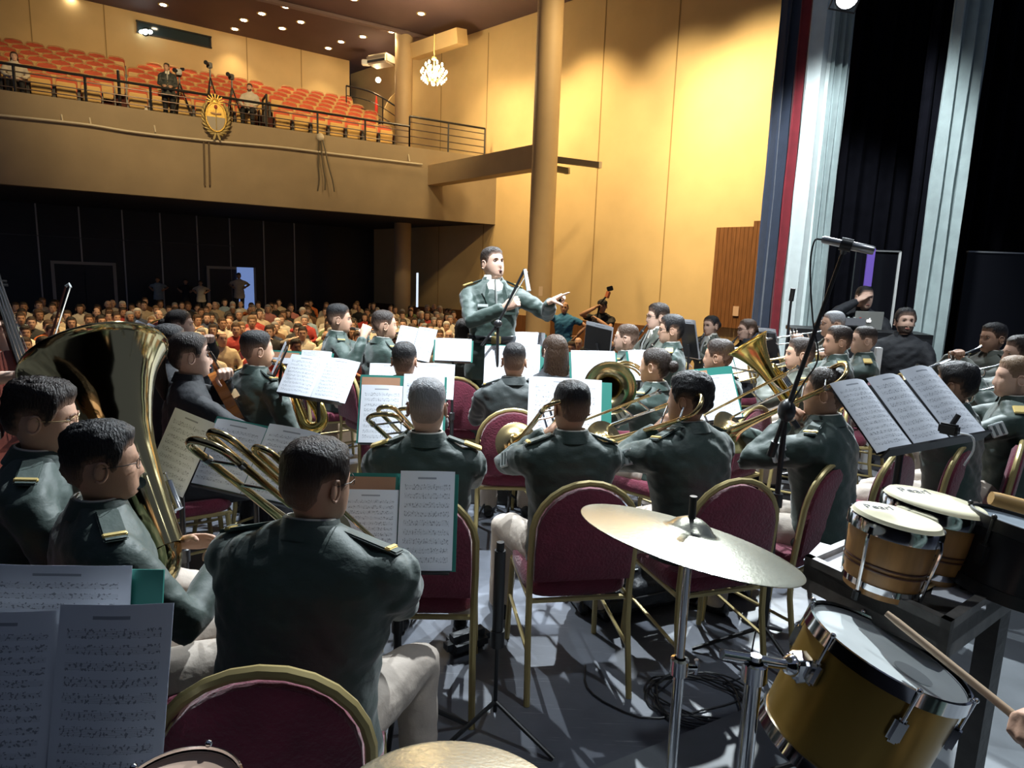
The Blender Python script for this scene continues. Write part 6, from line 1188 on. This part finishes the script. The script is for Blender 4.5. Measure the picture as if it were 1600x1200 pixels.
# spare stand pole standing between the trombonists' chairs
q = VZ(772, 1150, 0); r_ = empty('stand_pole', (q.x, q.y, 0)); tag(r_, 'bare black stand pole with a thick sleeve between two gold chair legs', 'stand'); h = .72
G().tube([(0, 0, .1), (0, 0, .55)], .0075, 10).build('lower_tube', M['blackm'], r_); G().tube([(0, 0, .40), (0, 0, h)], .020, 12).build('sleeve', M['blackp'], r_); G().tube([(0, 0, .36), (0, 0, .42)], .026, 12).build('clutch', M['blackp'], r_); G().tube([(0, 0, h), (0, 0, h+.03)], .014, 10).build('socket', M['blackm'], r_)
for k_ in range(3): a = 2*PI*k_/3-.5; G().tube([(0, 0, .14), (.24*math.cos(a), .24*math.sin(a), .010)], .008, 8).build('leg', M['blackm'], r_)
q = VZ(512, 690, 0); wb_ = empty('wooden_box', (q.x, q.y, 0), R(-20)); tag(wb_, 'light wooden box seat standing behind the saxophone', 'box'); mwb = mat('pale_board', (.42, .30, .19), .6, var=.15)
for i in range(3): G().box((0, -.02, .08+.155*i), (.55, .40, .145), None, .008).build('board', mwb, wb_, False)

# ============================================================ the audience in the stalls
def aud_template(hair, fem, pose, seed):
    """returns shared meshes of a seated listener: body (skin, dark features), top, trousers, hair"""
    hipz = .56; b = G(); hv, hf = head_arrays(24, 22, fem); b.add(hv+np.array((0, .018, 1.208)), hf)
    for s in (-1, 1):
        b.cur = 1; b.ell((s*.032, .096, 1.215), (.011, .006, .006), 8, 5); b.tube([(s*.018, .104, 1.234), (s*.045, .096, 1.236)], .003, 5); b.cur = 0
    b.cur = 2; b.tube([(-.022, .104, 1.138), (0, .110, 1.138), (.022, .104, 1.138)], [.002, .005, .002], 6); b.cur = 0
    S = [np.array((s*.178, 0, .985)) for s in (1, -1)]
    tg = [((.10, .30, .66), (-.10, .30, .66)), ((.04, .24, .78), (-.05, .25, .80)), ((.06, .20, 1.06), (-.1, .28, .68))][pose]
    top = G(); top.rings([sring((0, c, hipz+z), rx, ry, None, 18) for z, rx, ry, c in TORSO])
    for i, s in enumerate((1, -1)):
        e, wv = ik(S[i], tg[i], .285, .265, (s*.8, -.4, -.4)); top.tube([S[i], S[i]*.5+e*.5, e, e*.4+wv*.6], [.068, .058, .05, .045], 10); top.ell(S[i]+np.array((-s*.018, 0, -.01)), (.072, .074, .07), 10, 6)
        b.tube([e*.5+wv*.5, wv], [.034, .026], 8); ha, hfc = hand_arrays('relax'); ha = ha*np.array((s, 1, 1)); y = unit(wv-e); zz = unit(np.array((0, 0, 1.))-y*y[2]); xx = np.cross(y, zz); b.add(ha[:, :] @ np.array((xx, y, zz))+wv, hfc)
    cm = remesh(G().rings([sring((0, c, hipz+z), rx*.8, ry*.8, None, 12) for z, rx, ry, c in TORSO[1:]]), .04, 1); cv, cf = to_arrays(cm); b.add(cv, cf)
    bm_ = b.mesh('body'); [bm_.materials.append(m) for m in (skin(0), M['iris'], M['lips'])]; bm_.polygons.foreach_set('material_index', b.m)
    tm = remesh(top, .024, 3); wrinkle(tm, .006, seed=seed); tm.materials.append(M['shirt'])
    lg = G(); lg.ell((0, 0, hipz-.03), (.17, .14, .10), 14, 8)
    for s in (-1, 1): lg.tube([(s*.09, 0, .53), (s*.12, .42, .50), (s*.12, .45, .47), (s*.12, .42, .05)], [.085, .07, .068, .055], 10); lg.box((s*.12, .47, .03), (.08, .22, .06), None, .02)
    lm = remesh(lg, .03, 2); lm.materials.append(M['black'])
    hme = hair_mesh(hair, 28, 20, seed, fem); hme.materials.append(hm('black', 0)); hme.transform(Matrix.Translation((0, .018, 1.208)))
    for m in (bm_, tm, lm, hme): m.polygons.foreach_set('use_smooth', [True]*len(m.polygons))
    return bm_, tm, lm, hme
TPL = {}
for i, (k, h, f, ps) in enumerate((('short', 'short', False, 0), ('full', 'full', False, 1), ('bald', 'bald', False, 0), ('long', 'long', True, 1), ('pony', 'pony', True, 0), ('bob', 'full', True, 2))): TPL[k] = aud_template(h, f, ps, i*7.7)
CLOTH = {'white': (.66, .60, .50), 'cream': (.58, .47, .33), 'black': (.02, .02, .022), 'dark blue': (.03, .045, .09), 'grey': (.22, .20, .18), 'pink': (.55, .22, .20), 'red': (.36, .035, .03), 'brown': (.16, .08, .04), 'light blue': (.26, .36, .46), 'green': (.10, .14, .06), 'orange': (.62, .16, .04)}
CM = {k: mat('cloth_'+k.replace(' ', '_'), v, .8, bump=.2, bscale=25, var=.12) for k, v in CLOTH.items()}
HN = {'black': 'black', 'dbrown': 'dark brown', 'brown': 'brown', 'grey': 'grey', 'white': 'white', 'light': 'fair', 'red': 'reddish'}
ST = {'short': 'short', 'full': 'thick', 'bald': 'balding', 'long': 'long', 'pony': 'tied back', 'bob': 'bobbed'}
def stool(loc, yaw, label):
    o = empty('stall_chair', loc, yaw); tag(o, label, 'chair', 'maroon chairs of the audience')
    for nm, me in STOOL: link2(nm, me, o)
    return o
def link2(nm, me, par, m=None):
    o = bpy.data.objects.new(nm, me); COL.objects.link(o); o.parent = par
    if m is not None:
        for i, mm in enumerate(m if isinstance(m, (list, tuple)) else [m]): o.material_slots[i].link = 'OBJECT'; o.material_slots[i].material = mm
    return o
STOOL = []
for nm, g_, m_ in (('seat', G().box((0, .02, .44), (.42, .42, .06), None, .02), M['maroon']), ('backrest', G().box((0, -.21, .68), (.38, .04, .38), None, .015), M['maroon'])):
    me = g_.mesh(nm); me.materials.append(m_); STOOL.append((nm, me))
g_ = G(); 
for s in (-1, 1): g_.tube([(s*.2, -.24, 0), (s*.2, -.21, .45), (s*.2, -.23, .82), (s*.12, -.235, .90), (0, -.235, .92)], .013, 5); g_.tube([(s*.2, .22, 0), (s*.2, .21, .42)], .013, 5)
me = g_.mesh('frame'); me.materials.append(M['goldfr']); STOOL.append(('frame', me))
def listener(p, yaw, key, cl, hc, sk, leg='black', s=1.0, extra='', chair_=True):
    z = hall_z(p); r_ = empty('person', (p[0], p[1], z), yaw); r_.scale = (s, s, s)
    hn = HN[hc]; lab = 'listener in the stalls in %s clothes with %s %s hair' % (cl, ST[key], hn) if key != 'bald' else 'balding listener in the stalls in %s clothes with %s hair' % (cl, hn)
    tag(r_, lab, 'person', 'audience seated in the stalls: '+cl+' clothes, '+ST[key]+' '+hn+' hair')
    b_, t_, l_, h_ = TPL[key]; link2('body', b_, r_, [skin(sk), M['iris'], M['lips']]); link2('shirt' if key not in ('long', 'pony', 'bob') else 'blouse', t_, r_, CM[cl]); link2('trousers', l_, r_, CM['black'] if leg == 'black' else CM['dark blue']); link2('hair', h_, r_, hm(hc, sk))
    if chair_: stool((p[0], p[1], z), yaw, 'maroon stall chair with gold frame under a listener')
    return r_
ar = random.Random(21); n_aud = 0; cand = []
for row in range(0, 18):
    d = -11.0+.93*row; k = -6 if row > 4 else 0
    for j in range(-14, 40):
        p = A0+BN*d+BU*(j*.60+(row % 2)*.3+ar.uniform(-.08, .08)-2.0)+BN*ar.uniform(-.1, .1); z = hall_z(p); px, py, Z = PJ((p.x, p.y, z+1.2))
        if Z < 8.6 or p.y < 7.9 or px < -12 or px > 712: continue
        if py > 600 or (p-W0).dot(-WN) < .7: continue
        if any((Vector((p.x, p.y, 0))-Vector((c_.x, c_.y, 0))).length < .95 for c_ in (V(630, 250, 24.0), V(851, 250, 17.2))) or (p-A0).dot(BN) > 4.2: continue
        if 425 < px < 700 and Z < 10.2: continue
        cand.append((p, row, px, py, Z))
DONE = [V(a_, b_, c_).xy for a_, b_, c_ in ((893, 530, 11.5), (904, 524, 12.5), (914, 542, 10.6), (838, 520, 13.0), (955, 524, 12.0), (690, 533, 11.2), (838, 533, 11.6), (388, 512, 12.2), (404, 516, 11.8), (431, 528, 11.2))]
for p, row, px, py, Z in cand:
    if any((p.xy-q_).length < .48 for q_ in DONE): continue
    if ar.random() < (.14 if row < 10 else .28): continue
    DONE.append(p.xy)
    if n_aud >= 280: break
    key = ar.choices(['short', 'full', 'bald', 'long', 'pony', 'bob'], [28, 14, 12, 22, 12, 12])[0]
    cl = ar.choices(list(CLOTH), [30, 20, 16, 8, 8, 8, 6, 8, 6, 4, 3])[0]
    hc = ar.choices(['black', 'dbrown', 'brown', 'grey', 'white', 'light'], [26, 28, 18, 12, 6, 10])[0] if key != 'bald' else ar.choice(['grey', 'dbrown', 'white'])
    yaw = math.atan2(-(0.3-p.x), (3.2-p.y))+ar.uniform(-.25, .25)
    listener((p.x, p.y), yaw, key, cl, hc, ar.choice([0, 0, 2, 2, 1, 3]), s=ar.uniform(.94, 1.05)); n_aud += 1
for px, py, Z, key, cl, hc in ((893, 530, 11.5, 'short', 'brown', 'dbrown'), (904, 524, 12.5, 'bald', 'white', 'grey'), (914, 542, 10.6, 'bob', 'pink', 'dbrown'), (838, 520, 13.0, 'short', 'pink', 'black'), (955, 524, 12.0, 'bald', 'cream', 'white'), (690, 533, 11.2, 'short', 'grey', 'black'), (838, 533, 11.6, 'long', 'brown', 'dbrown')):
    q = V(px, py, Z); listener((q.x, q.y), math.atan2(-(0.3-q.x), (3.2-q.y)), key, cl, hc, 0)
# two people filming beside the column
q = V(882, 480, 14.6); fz = hall_z(q)
m_teal = mat('teal_tee', (.03, .17, .36), .8, bump=.2, bscale=25)
p1 = person('man in teal T-shirt filming with a raised phone beside the column', q, R(165), 'stand', hair='bald', hc='dbrown', sk=1, top=m_teal, legs='black', ep=False, vox=.02, stand=2, floor=fz, face=True, sleeve='short', arms=dict(r=(.17, .30, 1.62), rk='grip', pr=(.9, .1, -.6), l=(-.27, .02, 1.0), lk='relax', pl=(-1, -.4, 0)))
a = p1['wr']; tag(G().box(a+Vector((.07, -.06, .08)), (.20, .012, .085), None, .006).build('smartphone', M['blackp'], None, False), 'black smartphone raised by the man in teal', 'phone')
G().tube([p1['root'].matrix_basis.inverted() @ x for x in ()] or [(.13, -.02, 1.37), (.0, .15, 1.2), (-.16, .08, 1.0)], .016, 6, flat=.4).build('shoulder_strap', M['black'], p1['root'])
q = V(941, 478, 13.8); p2 = person('man in black T-shirt and cap filming with a stabiliser before the ochre wall', q, R(160), 'stand', hair='short', hc='black', sk=1, top='black', legs='black', ep=False, vox=.02, stand=2, floor=hall_z(q), face=True, sleeve='short', arms=dict(r=(.08, .24, 1.52), rk='grip', pr=(.9, 0, -.6), l=(.02, .26, 1.32), lk='grip', pl=(-1, -.1, -.6)))
hc_o = G(); hc_o.lathe([(.0, .135), (.05, .13), (.09, .10), (.098, .055)], 20); hc_o.box((0, .12, .058), (.13, .11, .012), None, .005); o = hc_o.build('cap', M['black'], p2['root']); o.matrix_local = p2['Hm']
sb = V(938, 470, 13.6); gs = empty('phone_stabiliser', sb); tag(gs, 'phone on a raised stabiliser pole above the man in the cap', 'camera'); G().tube([(-.05, 0, -.35), (0, 0, -.05), tuple(V(952, 458, 13.6)-sb)], .02, 8).build('grip', M['blackp'], gs); G().tube([V(948, 465, 13.6)-sb, V(951, 456, 13.6)-sb], .05, 8).build('gimbal_arm', mat('gimbal_orange', (.5, .14, .05), .5), gs); G().box(V(953, 451, 13.6)-sb, (.13, .05, .10), Matrix.Rotation(-.3, 4, 'Y'), .01).build('phone_body', M['blackp'], gs, False)
# standing people at the back
for px, py, Z, lab, tp, key in ((373, 431, 24.0, 'man in white shirt standing at the open rear door', CM['white'], 'short'), (246, 437, 23.0, 'man in light blue shirt standing at the rear wall', CM['light blue'], 'crew'), (313, 442, 23.0, 'woman in white blouse standing at the rear wall', CM['white'], 'pony'), (290, 440, 23.2, 'man in black standing at the rear wall', CM['black'], 'short')):
    q = V(px, py, Z); person(lab, q, R(200), 'stand', hair=key, hc='black', sk=1, top=tp, legs='black', ep=False, vox=.03, stand=1, floor=hall_z(q), face=True, sleeve='short')
# chairs of the stalls that show between the listeners
for px, py, Z in ((388, 512, 12.2), (404, 516, 11.8), (431, 528, 11.2), (252, 560, 8.6)):
    q = V(px, py, Z); z = hall_z(q) if Z > 9 else 0.0; chair((q.x, q.y), R(-160), 'empty maroon chair with gold frame among the stalls', z, 1.05, 'empty maroon chairs in the stalls')
# stack of white garden chairs by the wall
m_wp = mat('white_plastic', (.68, .64, .56), .5); pw = V(690, 500, 20.0)
for i in range(4):
    q = Vector((pw.x+.17*i, pw.y-.10*i, hall_z(pw)+.0)); r_ = empty('plastic_chair', q, R(190)); tag(r_, 'white plastic chair in the row stacked against the dado', 'chair', 'white plastic chairs by the wall')
    G().box((0, 0, .44), (.44, .44, .03), None, .01).build('seat', m_wp, r_, False); G().box((0, -.22, .72), (.42, .03, .5), Matrix.Rotation(.15, 4, 'X'), .01).build('backrest', m_wp, r_, False)
    for sx_ in (-1, 1):
        for sy_ in (-1, 1): G().box((sx_*.2, sy_*.19, .22), (.04, .04, .44)).build('leg', m_wp, r_, False)
        G().box((sx_*.22, 0, .64), (.04, .42, .03), None, .008).build('armrest', m_wp, r_, False)
G_ = V(652, 452, 23.6); lt_ = tag(G().box((G_.x, G_.y, 1.15), (.07, .05, 1.25)).build('light_gap', mat('daylight_gap', (.8, .9, 1), emit=(.7, .85, 1), estr=.8)), 'bright slit of daylight at a side door beside the column', 'light')
# ------------------------------------------------------------ people and gear on the balcony
def bal(px, py, dn): q = hit(px, py, FL+N2*dn, U2); return q
q = bal(22, 88, .95); person('seated woman with long dark hair and white top on the balcony', q, R(215), 'rest', fem=True, hair='long', hc='dbrown', sk=2, top=CM['white'], legs='black', ep=False, vox=.024, floor=q.z-1.2, face=True)
q = bal(261, 105, .55); bp_ = person('man in dark suit standing at the balcony railing beside a camera', q, R(205), 'stand', hair='short', hc='black', sk=1, top='jacket_d', legs='black', ep=False, vox=.022, stand=1, floor=BAL-.12, face=True, shirt_v=True, hy=R(-25), arms=dict(r=(.12, .30, .62), l=(-.12, .30, .62), rk='grip', lk='grip'))
q = bal(390, 137, .85); person('man in white shirt sitting at the balcony railing', q, R(190), 'rest', hair='short', hc='dbrown', sk=2, top=CM['white'], legs='black', ep=False, vox=.024, floor=q.z-1.2, face=True, beard=True)
def tripod(px, py, dn, z0, label, cam_big):
    p = bal(px, py, dn); r_ = empty('camera_tripod', (p.x, p.y, z0)); tag(r_, label, 'camera'); h = p.z-z0
    for k_ in range(3): a = 2*PI*k_/3+.3; G().tube([(0, 0, h*.85), (.38*math.cos(a), .38*math.sin(a), 0)], .022, 6).build('leg', M['blackm'], r_)
    G().tube([(0, 0, h*.7), (0, 0, h)], .025, 8).build('column', M['blackm'], r_); b = G().box((0, -.03, h+.06), (.16, .30 if cam_big else .10, .16), Matrix.Rotation(.5, 4, 'Z'), .02).build('camera_body', M['blackp'], r_, False)
    G().lathe([(.045, 0), (.06, .14), (.05, .14)], 14, Matrix.Translation((0, -.12, h+.07)) @ Matrix.Rotation(PI/2, 4, 'X'), True).build('lens', M['blackp'], r_)
    if cam_big: G().box((.10, .0, h+.17), (.12, .05, .08), None, .01).build('viewfinder', M['blackp'], r_, False)
tripod(280, 118, .7, BAL-.12, 'black video camera on a tripod beside the man in the dark suit', True); tripod(328, 106, .8, BAL-.12, 'small camera on a tall black mast above the coat of arms', False); tripod(362, 124, .6, BAL-.12, 'phone on a slim black tripod beside the seated man in white', False)
q = bal(228, 163, .5); tag(G().lathe([(0, 0), (.07, 0), (.07, .2), (.03, .27), (.03, .32), (0, .32)], 12, Matrix.Translation((q.x, q.y, BAL-.12))).build('water_bottle', m_wp), 'white water bottle at the feet of the man in the dark suit', 'bottle')
bpy.context.view_layer.update()
print('aud', n_aud, 'tris', sum(len(m.loop_triangles) if m.loop_triangles else sum(len(p.vertices)-2 for p in m.polygons) for m in bpy.data.meshes if m.users), 'objs', len(bpy.data.objects))
for k, p in PP.items(): 
    if not .9 < p['s'] < 1.12: print('scale', k, round(p['s'], 2))
